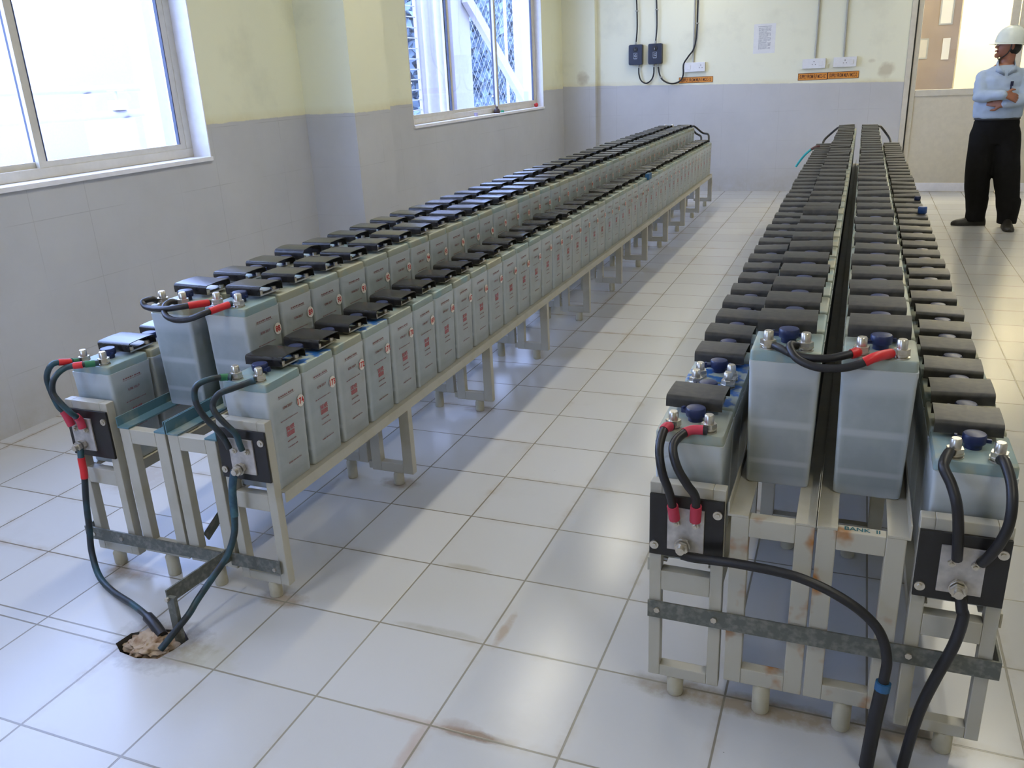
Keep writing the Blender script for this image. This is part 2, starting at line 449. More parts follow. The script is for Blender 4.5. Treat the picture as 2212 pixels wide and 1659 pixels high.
W1 = (.87, 4.37, 1.155, 2.75); W2 = (7.09, 10.60, 1.155, 2.75)   # window openings y0,y1,z0,z1
TH = .26
mb = MB()
for y0, y1, z0, z1 in ((YB, W1[0], 0, ZC), (W1[0], W1[1], 0, W1[2]), (W1[0], W1[1], W1[3], ZC), (W1[1], W2[0], 0, ZC),
                       (W2[0], W2[1], 0, W2[2]), (W2[0], W2[1], W2[3], ZC), (W2[1], YF+.2, 0, ZC)):
    mb.box(XL-TH, XL, y0, y1, z0, z1)
struct('wall_left', mb, 'wall_l')
struct('column_near', MB().box(XL, -3.337, 5.434, 5.95, 0, ZC), 'wall_l')
struct('column_far', MB().box(XL, -3.30, 11.40, YF, 0, ZC), 'wall_f')
mb = MB(); mb.box(XL-TH, .425, YF, YF+.2, 0, ZC)
mb.box(.425, XR, YF, YF+.2, 2.75, ZC)
struct('wall_far', mb, 'wall_f')
struct('wall_right', MB().box(XR, XR+.2, YB, YF+.2, 0, ZC), 'wall_f')
mb = MB(); mb.box(XL-TH, -3.2, YB-.2, YB, 0, ZC); mb.box(-3.2, -2.0, YB-.2, YB, 0, .95); mb.box(-3.2, -2.0, YB-.2, YB, 2.45, ZC); mb.box(-2.0, XR, YB-.2, YB, 0, ZC)
struct('wall_back', mb, 'wall_f')
w3 = obj('window_3', None); w3['kind'] = 'structure'  # unseen window, added behind the camera to throw daylight on the near faces
mb = MB(); mb.box(-3.2, -2.0, YB-.13, YB-.08, .95, 1.0); mb.box(-3.2, -2.0, YB-.13, YB-.08, 2.40, 2.45)
for x in (-3.2, -2.62, -2.05): mb.box(x, x+.05, YB-.13, YB-.08, 1.0, 2.4)
part('window_frame', mb, 'frame', w3); part('glass_pane', MB().box(-3.15, -2.05, YB-.108, YB-.105, 1.0, 2.4), 'glass', w3)
struct('ceiling', MB().box(XL-TH, XR+.2, YB-.2, YF+.2, ZC, ZC+.15), 'ceiling')

def reveal(n, w):
    y0, y1, z0, z1 = w; a, b = XL-.19, XL+.0025; mb = MB()
    mb.box(a, b+.012, y0-.004, y1+.004, z0-.018, z0+.006)                # sill
    mb.box(a, b, y0-.004, y0+.005, z0, z1); mb.box(a, b, y1-.005, y1+.004, z0, z1); mb.box(a, b, y0, y1, z1-.005, z1+.004)
    struct('trim_%d' % n, mb, 'white')
reveal(1, W1); reveal(2, W2)

def window(n, w, mull, fx):
    y0, y1, z0, z1 = w; y0 += .006; y1 -= .006; z0 += .007; z1 -= .006
    root = obj('window_%d' % n, None, None, (0, 0, 0)); root['kind'] = 'structure'
    x0, x1 = fx-.06, fx
    mb = MB(); fw = .052
    mb.box(x0, x1, y0, y1, z0, z0+fw); mb.box(x0, x1, y0, y1, z1-fw, z1)
    mb.box(x0, x1, y0, y0+fw, z0+fw, z1-fw); mb.box(x0, x1, y1-fw, y1, z0+fw, z1-fw)
    part('window_frame', mb, 'frame', root, bevel=.003)
    xs = [y0+fw]+mull+[y1-fw]
    for i in range(len(xs)-1):
        a, b = xs[i], xs[i+1]
        if i > 0: a -= .03
        if i < len(xs)-2: b += .03
        d = -.028 if i % 2 else 0
        s = MB(); sx0, sx1 = x0+.032+d, x0+.056+d; sw = .045; c, e = z0+fw, z1-fw
        s.box(sx0, sx1, a, b, c, c+.03); s.box(sx0, sx1, a, b, e-.03, e); s.box(sx0, sx1, a, a+sw, c+.03, e-.03); s.box(sx0, sx1, b-sw, b, c+.03, e-.03)
        g = .007
        for q0, q1 in ((a+sw, a+sw+g), (b-sw-g, b-sw)): s.box(sx0+.004, sx1+.0015, q0, q1, c+.03, e-.03, 1)
        sash = part('sash', s, ['frame', 'gasket'], root)
        part('glass_pane', MB().box(sx0+.010, sx0+.013, a+sw, b-sw, c+.03, e-.03), 'glass', sash)
window(1, W1, [2.11, 3.275], XL-.125)
window(2, W2, [8.12, 9.33], XL-.085)

# glazed aluminium partition and its door
d1 = obj('door_1', None); d1['kind'] = 'structure'
mb = MB(); y0, y1 = YF+.02, YF+.07
for a, b in ((.500, .552), (1.445, 1.525)): mb.box(a, b, y0, y1, 0, 2.75)
mb.box(.552, 1.445, y0, y1, 1.100, 1.172); mb.box(.552, 1.445, y0, y1, 2.68, 2.75)
part('door_frame', mb, 'frame', d1, bevel=.004)
part('lower_panel', MB().box(.552, 1.445, y0+.012, y1-.01, .105, 1.100), 'panel', d1)
part('kick_plate', MB().box(.552, 1.445, y0+.002, y1-.005, 0.004, .105), 'white', d1)
part('glass_pane', MB().box(.552, 1.445, y0+.02, y0+.026, 1.172, 2.68), 'glass', d1)
d2 = obj('door_2', None); d2['kind'] = 'structure'
mb = MB(); mb.box(1.535, 1.60, y0, y1, 0, 2.75); mb.box(2.55, 2.62, y0, y1, 0, 2.75); mb.box(1.60, 2.55, y0, y1, 1.10, 1.172); mb.box(1.60, 2.55, y0, y1, 2.68, 2.75)
part('door_frame', mb, 'frame', d2, bevel=.004)
part('lower_panel', MB().box(1.60, 2.55, y0+.012, y1-.01, .105, 1.10), 'panel', d2)
part('kick_plate', MB().box(1.60, 2.55, y0+.002, y1-.005, .004, .105), 'white', d2)
part('glass_pane', MB().box(1.60, 2.55, y0+.02, y0+.026, 1.172, 2.68), 'glass', d2)
struct('wall_partition', MB().box(2.625, XR, YF+.02, YF+.1, 0, 2.75), 'wall_f')
mb = MB(); mb.box(.426, .484, YF-.012, YF+.09, 0, 2.75); struct('trim_3', mb, 'frame', bevel=.003)
mb = MB(); mb.box(.4845, .4995, YF+.012, YF+.08, 0, 2.75); struct('trim_4', mb, 'dark')  # near-black strip, paints the shade in the gap beside the door frame
# room beyond the glass
mb = MB(); mb.box(-1.5, 2.2, 14.6, 14.8, 0, ZC); struct('wall_beyond', mb, 'taupe')
mb = MB(); mb.box(1.075, XR, 13.0, 13.2, 0, ZC); struct('wall_beyond_cream', mb, 'creamwall')
mb = MB(); mb.box(-1.5, XR+.2, YF+.2, 15, ZC, ZC+.15); struct('ceiling_beyond', mb, 'ceiling')
mb = MB(); mb.box(XR, XR+.2, YF+.2, 15, 0, ZC); mb.box(-1.7, -1.5, YF+.2, 15, 0, ZC); struct('wall_beyond_side', mb, 'creamwall')

# ------------------------------------------------------------------ battery cells
CW, CD, CH, LIDH, P = .1655, .182, .3238, .026, .1875
TOP = CH+LIDH
def case_mb():
    mb = MB(); hx, hy = CW/2, CD/2; k = .0065
    rings = []
    for z, d in ((0, k+.003), (.004, k), (.30, .0006), (.306, 0), (.312, -.0006), (.318, -.0006), (CH, -.0006)):
        rings.append(rrect(hx-d-.0012, hy-d-.0012, .010, z))
    return mb.loft(rings)
def lid_mb():
    mb = MB(); hx, hy = CW/2-.002, CD/2-.005
    return mb.loft([rrect(hx, hy, .009, CH), rrect(hx, hy, .009, CH+.020), rrect(hx-.0015, hy-.0015, .008, CH+.0245), rrect(hx-.004, hy-.004, .006, TOP)])
def side_x(z): return CW/2-.0012+.0006-.0065*(1-z/.30) if z < .30 else CW/2-.0006
def on_side(mb2, y, z, lift=.0008):
    tilt = math.atan(.0065/.30)
    Mx = Matrix.Translation((side_x(z)+lift, y, z)) @ Matrix.Rotation(-tilt, 4, 'Y') @ Matrix(((0, 0, 1, 0), (1, 0, 0, 0), (0, 1, 0, 0), (0, 0, 0, 1)))
    return mb2.xf(Mx)
def strip(w, h): return MB().add([(-w/2, -h/2, 0), (w/2, -h/2, 0), (w/2, h/2, 0), (-w/2, h/2, 0)], [(0, 1, 2, 3)])
def dashes(w, h, n, seed):
    r = random.Random(seed); mb = MB(); x = -w/2
    for i in range(n):
        L = w/n*(.55+.35*r.random()); hh = h*(.6+.4*r.random())
        mb.add([(x, -hh/2, 0), (x+L, -hh/2, 0), (x+L, hh/2, 0), (x, hh/2, 0)], [(0, 1, 2, 3)]); x += w/n
    return mb
def case_printed_mb():
    mb = case_mb()
    def put(m2, y, z, mi): mb.merge(on_side(m2, y, z), mi=mi)
    put(dashes(.078, .006, 8, 1), .000, .292, 1); put(strip(.082, .0012), .000, .286, 1)
    put(fit_text('KPM 300 P', .050, .009), .000, .252, 1)
    put(dashes(.088, .0035, 14, 2), .002, .212, 1)
    put(fit_text('SAB NIFE', .041, .015), .000, .180, 2)
    for k in range(4): put(strip(.039, .0024), .000, .168-.0040*k, 2)
    put(dashes(.044, .005, 7, 3), .002, .139, 1); put(dashes(.050, .0045, 9, 4), .004, .119, 1); put(dashes(.066, .0045, 11, 5), .006, .068, 1)
    return mb
ME_CASE = case_mb().mesh('case', ['case'], True)
ME_CASEP = case_printed_mb().mesh('case_printed', ['case', 'print', 'logo'], True)
ME_LID = lid_mb().mesh('lid', ['lid'], True)
ME_LIDT = lid_mb().mesh('lid_teal', ['lidteal'], True)
ME_LIDB = lid_mb().mesh('lid_stained', ['lidblue'], True)
def vent_mb():
    mb = MB()
    mb.lathe([(.018, 0), (.018, .012), (.0235, .013), (.0245, .016), (.0245, .031), (.0225, .034), (.012, .0355)], 24)
    mb.box(-.036, -.020, -.007, .007, .014, .022); mb.box(-.040, -.034, -.005, .005, .012, .027); mb.box(.020, .034, -.004, .004, .016, .024)
    return mb
ME_VENT = vent_mb().mesh('vent_cap', ['navy'], True)
def post_mb():
    mb = MB()
    mb.lathe([(.019, 0), (.019, .003), (.014, .0035), (.014, .008)], 20)
    mb.cyl((0, 0, .008), 'z', .0190, .003, 24); mb.cyl((0, 0, .011), 'z', .0185, .011, 6)
    mb.lathe([(.0118, .022), (.0118, .041), (.0095, .044)], 18)
    return mb
ME_POST = post_mb().mesh('terminal_post', ['steel'], True)
def sticker_mesh(num):
    s = str(num); mb = MB()
    on_disc = MB().add([(.0185*math.cos(k*math.tau/28), .0195*math.sin(k*math.tau/28), 0) for k in range(28)], [tuple(range(28))])
    mb.merge(on_side(on_disc, 0, .247, .0012))
    mb.merge(on_side(fit_text(s, .0125*len(s) if len(s) < 3 else .032, .021), 0, .247, .0018), mi=1)
    return mb.mesh('number_sticker', ['stick', 'digit'])

PX, PY = .0425, .0615      # terminal offsets
def make_cell(x0, v, z, label, group, printed=False, num=None, fronts=False, rears=False, detail=True, lid=None):
    """x0 = outer edge of the row, v = near face"""
    r = thing('battery_cell', label, 'battery cell', (x0+CW/2, v+CD/2, z), group)
    obj('case', ME_CASEP if printed else ME_CASE, r); obj('lid', lid or ME_LID, r)
    if detail: obj('vent_cap', ME_VENT, r, (0, .0, TOP), (0, 0, random.uniform(-.5, .5)+(math.pi if random.random() < .2 else 0)))
    for on, sy in ((fronts, -1), (rears, 1)):
        if on:
            for sx in (-1, 1): obj('terminal_post', ME_POST, r, (sx*PX, sy*PY, TOP), (0, 0, random.random()))
    if num is not None:
        st = obj('number_sticker', sticker_mesh(num), r, (0, .066+random.uniform(-.006, .006), random.uniform(-.008, .008)))
        st['label'] = 'white disc with red %d' % num
    return r

# connector with its clip-on cover
KW, KD, KH = .1400, .120, .0405
def cover_mb(bulge=0):
    mb = MB(); prof = []; n = 8; r = .010 if not bulge else .016
    def pt(s, off):
        out = []; h = KH+bulge-off; hd = KD/2-off
        out.append((-hd, .011))
        for k in range(6):
            a = math.pi-math.pi/2*k/5; out.append((-hd+r+r*math.cos(a), h-r+r*math.sin(a)))
        for k in range(1, 8):
            y = -hd+r+(2*hd-2*r)*k/8; out.append((y, h+(.0018+bulge*.3)*math.sin(math.pi*k/8)))
        for k in range(6):
            a = math.pi/2-math.pi/2*k/5; out.append((hd-r+r*math.cos(a), h-r+r*math.sin(a)))
        out.append((hd, .011)); return out
    o = pt(1, 0); i = pt(1, .0022)[::-1]; poly = o+i; N = len(poly)
    vs = [(-KW/2, y, z) for y, z in poly]+[(KW/2, y, z) for y, z in poly]
    fs = [(k, (k+1) % N, N+(k+1) % N, N+k) for k in range(N)]
    m = len(o)
    for k in range(m-1):
        fs.append((k, k+1, N-2-k, N-1-k)); fs.append((N+k+1, N+k, N+N-1-k, N+N-2-k))
    return mb.add(vs, fs)
ME_COVER = cover_mb().mesh('cover', ['cover'], True)
ME_COVERD = cover_mb().mesh('cover_dusty', ['coverdust'], True)
ME_COVERDB = cover_mb(.010).mesh('cover_dusty_bowed', ['coverdust'], True)
ME_COVERB = cover_mb(.010).mesh('cover_bowed', ['cover'], True)
def strap_mb():
    mb = MB(); mb.box(-.011, .011, -.050, .050, .005, .010)
    for y in (-.036, .036): mb.cyl((0, y, .010), 'z', .0085, .011, 6)
    return mb
ME_STRAP = strap_mb().mesh('strap', ['steel'])
def make_connector(x0, yb, z, label, group, straps=True, bowed=False, cover=True, dusty=False):
    r = thing('cell_connector', label, 'connector', (x0+CW/2-.006+random.uniform(-.005, .005), yb+random.uniform(-.005, .005), z+TOP+.0006), group,
              (random.uniform(-.01, .01), random.uniform(-.018, .018) if random.random() < .8 else random.uniform(-.05, .05), random.uniform(-.035, .035)))
    r.location.z += abs(math.sin(r.rotation_euler.y))*KW/2+.0006
    if cover: obj('cover', (ME_COVERDB if bowed else ME_COVERD) if dusty else (ME_COVERB if bowed else ME_COVER), r)
    if straps:
        for sx in (-1, 1): obj('strap', ME_STRAP, r, (sx*.0475+.004, 0, .0015))
    return r

# rows ---------------------------------------------------------------
ROWS = {  # name: (x0, v0, zbase, count)
 'LR': (-1.7325, 1.8997, .3766, 44), 'LUR': (-1.9330, 2.0975, .5433, 43), 'LUL': (-2.1386, 2.0763, .5433, 43), 'LL': (-2.3540, 1.9080, .3766, 3),
 'RL': (-.4000, 1.8575, .3850, 40), 'RUL': (-.2030, 1.9940, .5600, 39), 'RUR': (.0046, 1.9880, .5600, 39), 'RR': (.2085, 1.8610, .3850, 40)}
ROWNAME = {'LR': "window bank's aisle-side lower row", 'LUR': "window bank's aisle-side upper row", 'LUL': "window bank's window-side upper row",
           'LL': "window bank's window-side lower row", 'RL': "door bank's aisle-side lower row", 'RUL': "door bank's aisle-side upper row",
           'RUR': "door bank's door-side upper row", 'RR': "door bank's door-side lower row"}
for key, (x0, v0, zb, n) in ROWS.items():
    rn = ROWNAME[key]; z = zb
    for k in range(n):
        num = None
        if key == 'LR': num = 174-k
        if key == 'LUR': num = 88+k
        pos = 'end cell' if k == 0 else nth(k+1)
        if num: lab = 'pale battery cell with red number %d sticker, %s of %s' % (num, nth(k+1), rn)
        else: lab = 'pale plastic battery cell, %s from near end of %s' % (nth(k+1), rn)
        make_cell(x0, v0+k*P, z, lab, 'cells of the '+rn, printed=key in ('LR', 'LUR', 'LL'), num=num if num and k < 40 else None,
                  fronts=(k == 0) or (key == 'RL' and k == 2), rears=(key == 'RL' and k == 1) or (key == 'LUL' and k == n-1), detail=k < 26,
                  lid=ME_LIDB if (key, k) in (('LR', 1), ('RL', 1), ('RL', 2), ('LR', 3)) else ME_LIDT if (key, k) in (('RR', 0), ('RUL', 0), ('LR', 0), ('LL', 0), ('LUR', 0), ('RUL', 1)) else None)
        if k < n-1:
            gap = key == 'RL' and k == 1
            lab = ('bare pair of steel connector straps without cover, near end of '+rn) if gap else 'black plastic connector cover, %s from near end of %s' % (nth(k+1), rn)
            make_connector(x0, v0+(k+1)*P-.003, z, lab, None if gap else 'connector covers of the '+rn, straps=k < 16, bowed=(key, k) in (('LUL', 3), ('LR', 14), ('RUL', 9)), cover=not gap, dusty=key[0] == 'R')

# ------------------------------------------------------------------ racks
def rack(label, sgn, xo, xu, zl, zu, vf, yend, nst, upmat, bank, pdx=0):
    """half rack: sgn=+1 lower step on +x side.  xo = lower row's outer edge, xu = upper row's inner edge, vf = near face"""
    R = thing('battery_rack', label, 'battery rack', (0, 0, 0), 'battery racks')
    R.location = (xo, vf, 0)
    def X(a): return sgn*(a)            # local x measured inward from the outer edge: negative sgn
    def B(mb, a0, a1, y0, y1, z0, z1, mi=0):
        u, w = -sgn*a0, -sgn*a1; mb.box(min(u, w), max(u, w), y0, y1, z0, z1, mi); return mb
    li = CW+.015                         # lower portal width
    ui = abs(xo-xu)+.0185                # far side of the upper portal
    uo = abs(xo-xu)-CW-.003              # near side of the upper portal
    L = yend-vf
    for k in range(nst):
        y0 = k*.8313; y1 = y0+.032; mb = MB()
        if k == 0:
            for a in (0.0, li-.030): B(mb, a, a+.030, y0, y1, .056, .617)
            B(mb, .030, li-.03, y0, y1, .056, .088); B(mb, .030, li-.03, y0, y1, .318, .374); B(mb, .030, li-.03, y0, y1, .585, .617)
        else:
            for a in (-.008, li-.044): B(mb, a, a+.044, y0, y1, .056, zl-.0375)
            B(mb, .036, li-.044, y0, y1, .056, .098); B(mb, .036, li-.044, y0, y1, zl-.072, zl-.0375)
        st = part('stand', mb, 'beige', R, bevel=.0025)
        mb = MB()
        for a in (uo, ui-.042): B(mb, a, a+.042, y0, y1, .083, zu-.0065)
        B(mb, uo+.042, ui-.042, y0, y1, .083, .127); B(mb, uo+.042, ui-.042, y0, y1, zu-.056, zu-.0065)
        if k: B(mb, li, uo, y0+.004, y1-.004, .060, .090)
        st2 = part('stand', mb, 'rust' if (k == 0 and bank == 'door') else 'beige', R, bevel=.0025)
        for s_, a, zt in ((st, CW*.42, .056), (st2, (uo+ui)/2, .083)):
            part('foot', MB().lathe([(.019, 0), (.0215, .004), (.0215, zt-.012), (.017, zt-.004), (.017, zt)], 16), 'foot', s_, (-sgn*a, y0+.016, 0), smooth=True)
    # rails: outer lower angle, inner lower angle, two upper angles
    mb = MB(); y0 = .034; B(mb, -.0115, -.0075, y0, L, zl-.037, zl-.0006); B(mb, -.0075, .038, y0, L, zl-.0046, zl-.0006); part('rail', mb, 'beige', R)
    mb = MB(); B(mb, li-.040, li, y0, L, zl-.0046, zl-.0006); B(mb, li-.004, li, y0, L, zl-.036, zl-.0046); part('rail', mb, 'beige', R)
    mb = MB(); B(mb, uo-.004, uo+.040, 0, L, zu-.0062, zu-.0006); B(mb, uo-.0075, uo-.004, 0, L, zu-.0062, zu+.030); part('rail', mb, upmat, R)
    mb = MB(); B(mb, ui-.043, ui, 0, L, zu-.0062, zu-.0006); B(mb, ui, ui+.0035, 0, L, zu-.0062, zu+.036); part('rail', mb, upmat, R)
    # terminal board on the near end frame
    b = part('terminal_board', MB().box(-.089, .089, -.009, -.0005, .424, .590), 'bakelite', R, (-sgn*(li/2), 0, 0), bevel=.002)
    part('metal_plate', MB().box(pdx-.044, pdx+.044, -.0145, -.0092, .448, .562), 'alu', b, bevel=.001, label='dull aluminium plate')
    for x, z in ((.074, .556), (-.076, .452)): part('bolt', MB().cyl((x, -.0135, z), 'y', .011, .0045, 18).cyl((x, -.017, z), 'y', .006, .004, 6), 'steel', b)
    for x in (pdx-.021, pdx+.024): part('lug_bolt', MB().cyl((x, -.028, .524), 'y', .0045, .0135, 12).cyl((x, -.022, .524), 'y', .0085, .006, 6), 'steel', b)
    q = pdx-.004; s = MB().cyl((q, -.058, .470), 'y', .0095, .044, 16).cyl((q, -.046, .470), 'y', .0165, .010, 6).cyl((q, -.033, .470), 'y', .019, .003, 20).cyl((q, -.0262, .470), 'y', .016, .010, 6)
    part('stud', s, 'steel', b, smooth=True)
    if bank == 'window' and sgn > 0:
        d0, d1_ = V((-sgn*(ui-.02), .06, .14)), V((-sgn*(ui-.02), .80, .50)); u_ = (d1_-d0).normalized(); n_ = V((0, -u_.z, u_.y))*.018; e_ = V((.003, 0, 0)); vs = [d0+n_, d0-n_, d1_-n_, d1_+n_]
        part('brace', MB().add([q+s2*e_ for s2 in (-1, 1) for q in vs], [(0, 1, 2, 3), (7, 6, 5, 4), (0, 4, 5, 1), (1, 5, 6, 2), (2, 6, 7, 3), (3, 7, 4, 0)]), 'galv', R)
    return R
rack("window bank's aisle-side stepped beige steel battery rack with teal upper rails", 1, -1.5670, -2.0-(-.067)-0.0, .3766, .5433, 1.870, 10.17, 11, 'teal', 'window')
rack("window bank's window-side stepped beige steel battery rack with teal upper rails", -1, -2.3660, -1.9810, .3766, .5433, 1.870, 10.17, 11, 'teal', 'window', -.024)
rack("door bank's aisle-side stepped beige steel battery rack with rust-marked step", -1, -.4000, -.0375, .3850, .5600, 1.820, 9.42, 10, 'beige', 'door')
rk = rack("door bank's door-side stepped beige rack with handwriting on its end step", 1, .3740, .0046, .3850, .5600, 1.820, 9.42, 10, 'beige', 'door')
t = fit_text('BANK  II', .075, .016); t.v = [(x-.293, y+.018, .5542) for x, y, z in t.v]
part('handwriting', t, 'handink', rk, label='handwritten BANK II in blue-green ink')

# bracing bars ---------------------------------------------------------
b = thing('flat_bar', 'grey galvanised flat bar bolted across both racks of the door bank', 'bar', (0, 0, 0))
part('bar', MB().box(-.401, .392, 1.8105, 1.8165, .239, .287), 'galv', b, bevel=.001)
part('bar_end', MB().box(.386, .392, 1.8165, 1.98, .239, .287), 'galv', b, bevel=.001)
for x in (-.377, -.235, .205): part('bolt', MB().cyl((x, 1.806, .263), 'y', .008, .0045, 6), 'steel', b)
b = thing('flat_bar', 'grey galvanised flat bar bolted across the window bank window-side rack feet', 'bar', (0, 0, 0))
mb = MB(); mb.add([(-2.395, y, .144) for y in (1.857, 1.863)]+[(-2.395, y, .098) for y in (1.857, 1.863)]+[(-1.815, y, .143) for y in (1.857, 1.863)]+[(-1.806, y, .120) for y in (1.857, 1.863)]+[(-1.822, y, .102) for y in (1.857, 1.863)],
       [(0, 4, 6, 8, 2), (1, 3, 9, 7, 5), (0, 1, 5, 4), (4, 5, 7, 6), (6, 7, 9, 8), (8, 9, 3, 2), (2, 3, 1, 0)])
part('bar', mb, 'galv', b); part('bar_end', MB().box(-2.401, -2.395, 1.857, 1.905, .098, .144), 'galv', b)
for x in (-2.36, -2.235): part('bolt', MB().cyl((x, 1.852, .121), 'y', .008, .0045, 6), 'steel', b)
b = thing('bar_bracket', 'bent grey steel bar from the window bank to a short post in the floor hole', 'bracket', (0, 0, 0))
part('bar', MB().box(-1.775, -1.582, 1.8575, 1.8635, .103, .149), 'galv', b, bevel=.001)
A_, B_ = V((-1.775, 1.860, 0)), V((-1.795, 1.598, 0)); d = (B_-A_).normalized(); n_ = V((d.y, -d.x, 0))*.003
vs = [A_+n_, A_-n_, B_-n_, B_+n_]
part('bar_arm', MB().add([(q.x, q.y, z) for z in (.120, .168) for q in vs], [(0, 1, 2, 3), (7, 6, 5, 4), (0, 4, 5, 1), (1, 5, 6, 2), (2, 6, 7, 3), (3, 7, 4, 0)]), 'galv', b)
part('post', MB().box(-1.793, -1.765, 1.592, 1.606, -.045, .150), 'galv', b, bevel=.001)
part('bolt', MB().cyl((-1.785, 1.583, .145), 'y', .007, .008, 6), 'steel', b)
part('bolt', MB().cyl((-1.605, 1.8530, .118), 'y', .007, .0045, 6), 'steel', b)

# putty in the floor hole
def lump(c, r, seed):
    mb = MB(); mb.ball((0, 0, 0), 1, 0, 5); out = []
    for v in mb.v:
        q = V(v); k = 1+.30*noise.noise(q*1.6+V((seed, 0, 0)))+.22*noise.noise(q*4.5+V((seed, 3, 0)))+.10*abs(noise.noise(q*10+V((seed, 5, 0))))
        out.append((c[0]+q.x*r[0]*k, c[1]+q.y*r[1]*k, c[2]+q.z*r[2]*k))
    mb.v = out; return mb
tag(part('sealing_putty', lump((-1.862, 1.565, -.020), (.078, .058, .032), 4), 'putty', smooth=True), 'crumbly tan putty plugging the cable hole in the floor', 'putty')

# ------------------------------------------------------------------ cables
def cable(label, pts, r, sleeves=(), m='black', lugs=(), group=None, name='battery_cable', extra=()):
    o = tag(part(name, MB().tube(pts, r), m, smooth=True), label, 'cable', group)
    for mm, a, b_, rr in sleeves:
        part('sleeve', MB().tube(pts, rr, t0=a, t1=b_, sub=8), mm, o, smooth=True, label=mm.replace('pink', 'red').replace('bluetape', 'blue').replace('bluesleeve', 'dusty blue')+' sleeve')
    for q, ax in lugs:
        part('lug', MB().cyl(q, ax, .0125, .0035, 18), 'steel', o)
    return o
RC = .0095
zLl = .3766+TOP; zLu = .5433+TOP; zRl = .385+TOP; zRu = .56+TOP
def post_xy(key, sx): x0, v0, zb, n = ROWS[key]; return x0+CW/2+sx*PX, v0+CD/2-PY, zb+TOP
def head(key, sx, dx=0, dy=-.021):
    x, y, z = post_xy(key, sx); return (x+dx, y+dy, z+.012)
G = 'jumper cables on the rack ends'
cable('black cable with red-green sleeve, outer one from window-side end cell to terminal board', [head('LL', -1), (-2.306, 1.87, .751), (-2.326, 1.83, .756), (-2.353, 1.82, .719), (-2.356, 1.82, .676), (-2.351, 1.83, .611), (-2.338, 1.838, .582), (-2.325, 1.842, .538)], RC, (('green', .03, .13, .0112), ('red', .13, .24, .0112), ('pink', .83, 1, .0125)), 'tealcable', group=G)
cable('black cable with red-green sleeve, inner one from window-side end cell to terminal board', [head('LL', 1), (-2.258, 1.880, .742), (-2.300, 1.848, .738), (-2.310, 1.808, .715), (-2.316, 1.797, .674), (-2.299, 1.797, .644), (-2.274, 1.808, .603), (-2.280, 1.838, .567), (-2.278, 1.842, .535)], RC, (('green', .03, .13, .0112), ('red', .13, .22, .0112), ('pink', .85, 1, .0125)), 'tealcable', group=G)
cable('long dark cable with red sleeve falling from window-side terminal board to floor hole', [(-2.301, 1.8350, .462), (-2.296, 1.825, .434), (-2.297, 1.822, .371), (-2.310, 1.815, .271), (-2.318, 1.81, .177), (-2.322, 1.80, .090), (-2.264, 1.76, .030), (-2.168, 1.72, .013), (-2.028, 1.67, .022), (-1.91, 1.62, .028), (-1.832, 1.585, .008)], .0105, (('red', .03, .12, .0118), ('black', .88, 1, .017)), 'tealcable')
cable('black cable with green tape from aisle-side end cell to terminal board', [head('LR', -1), (-1.709, 1.90, .741), (-1.731, 1.86, .747), (-1.754, 1.83, .737), (-1.762, 1.82, .712), (-1.754, 1.815, .675), (-1.734, 1.82, .634), (-1.705, 1.83, .593), (-1.692, 1.838, .557), (-1.688, 1.842, .535)], RC, (('green', .03, .12, .0112),), 'tealcable', group=G)
cable('plain black cable from sticker 174 cell down to aisle-side terminal board', [head('LR', 1), (-1.62, 1.90, .734), (-1.652, 1.86, .725), (-1.68, 1.83, .716), (-1.70, 1.82, .686), (-1.692, 1.815, .661), (-1.666, 1.82, .626), (-1.644, 1.83, .592), (-1.642, 1.838, .555), (-1.640, 1.842, .535)], RC, (), 'tealcable', group=G)
cable('long teal-dusted cable hanging from aisle-side terminal board to floor hole', [(-1.676, 1.8350, .466), (-1.683, 1.825, .425), (-1.689, 1.822, .381), (-1.69, 1.815, .309), (-1.691, 1.80, .258), (-1.704, 1.77, .201), (-1.722, 1.72, .157), (-1.743, 1.66, .107), (-1.748, 1.62, .080), (-1.772, 1.572, .040), (-1.795, 1.535, .004)], .0105, (('bluesleeve', .0, .26, .012),), 'tealcable')
cable('black jumper with red sleeve joining upper end cells, far loop of window bank', [head('LUL', -1, -.018, -.012), (-2.106, 2.07, .918), (-2.119, 2.05, .917), (-2.119, 2.04, .912), (-2.094, 2.03, .901), (-2.022, 2.02, .902), (-1.963, 2.03, .909), (-1.929, 2.06, .911), head('LUR', -1, -.020, -.012)], RC, (('red', .76, .99, .0115),), group=G)
cable('black jumper with red sleeve joining upper end cells, near loop of window bank', [head('LUL', 1, -.018, -.012), (-2.033, 2.07, .913), (-2.028, 2.036, .906), (-2.000, 2.006, .887), (-1.955, 1.996, .877), (-1.908, 2.006, .880), (-1.858, 2.034, .897), head('LUR', 1, -.022, -.008)], RC, (('red', .77, .99, .0115),), group=G)
cable('black cable with red ends, outer one on aisle-side end cell of door bank', [head('RL', -1), (-.371, 1.84, .751), (-.374, 1.80, .726), (-.369, 1.78, .698), (-.359, 1.77, .663), (-.347, 1.77, .631), (-.339, 1.778, .593), (-.334, 1.793, .540)], .0105, (('pink', .02, .14, .012), ('pink', .83, 1, .0135)), group=G)
cable('black cable with red ends, inner one on aisle-side end cell of door bank', [head('RL', 1), (-.313, 1.86, .745), (-.334, 1.83, .739), (-.342, 1.80, .73), (-.337, 1.78, .711), (-.323, 1.77, .68), (-.302, 1.77, .646), (-.284, 1.78, .610), (-.285, 1.793, .542)], .0105, (('pink', .02, .18, .012), ('pink', .84, 1, .0135)), group=G)
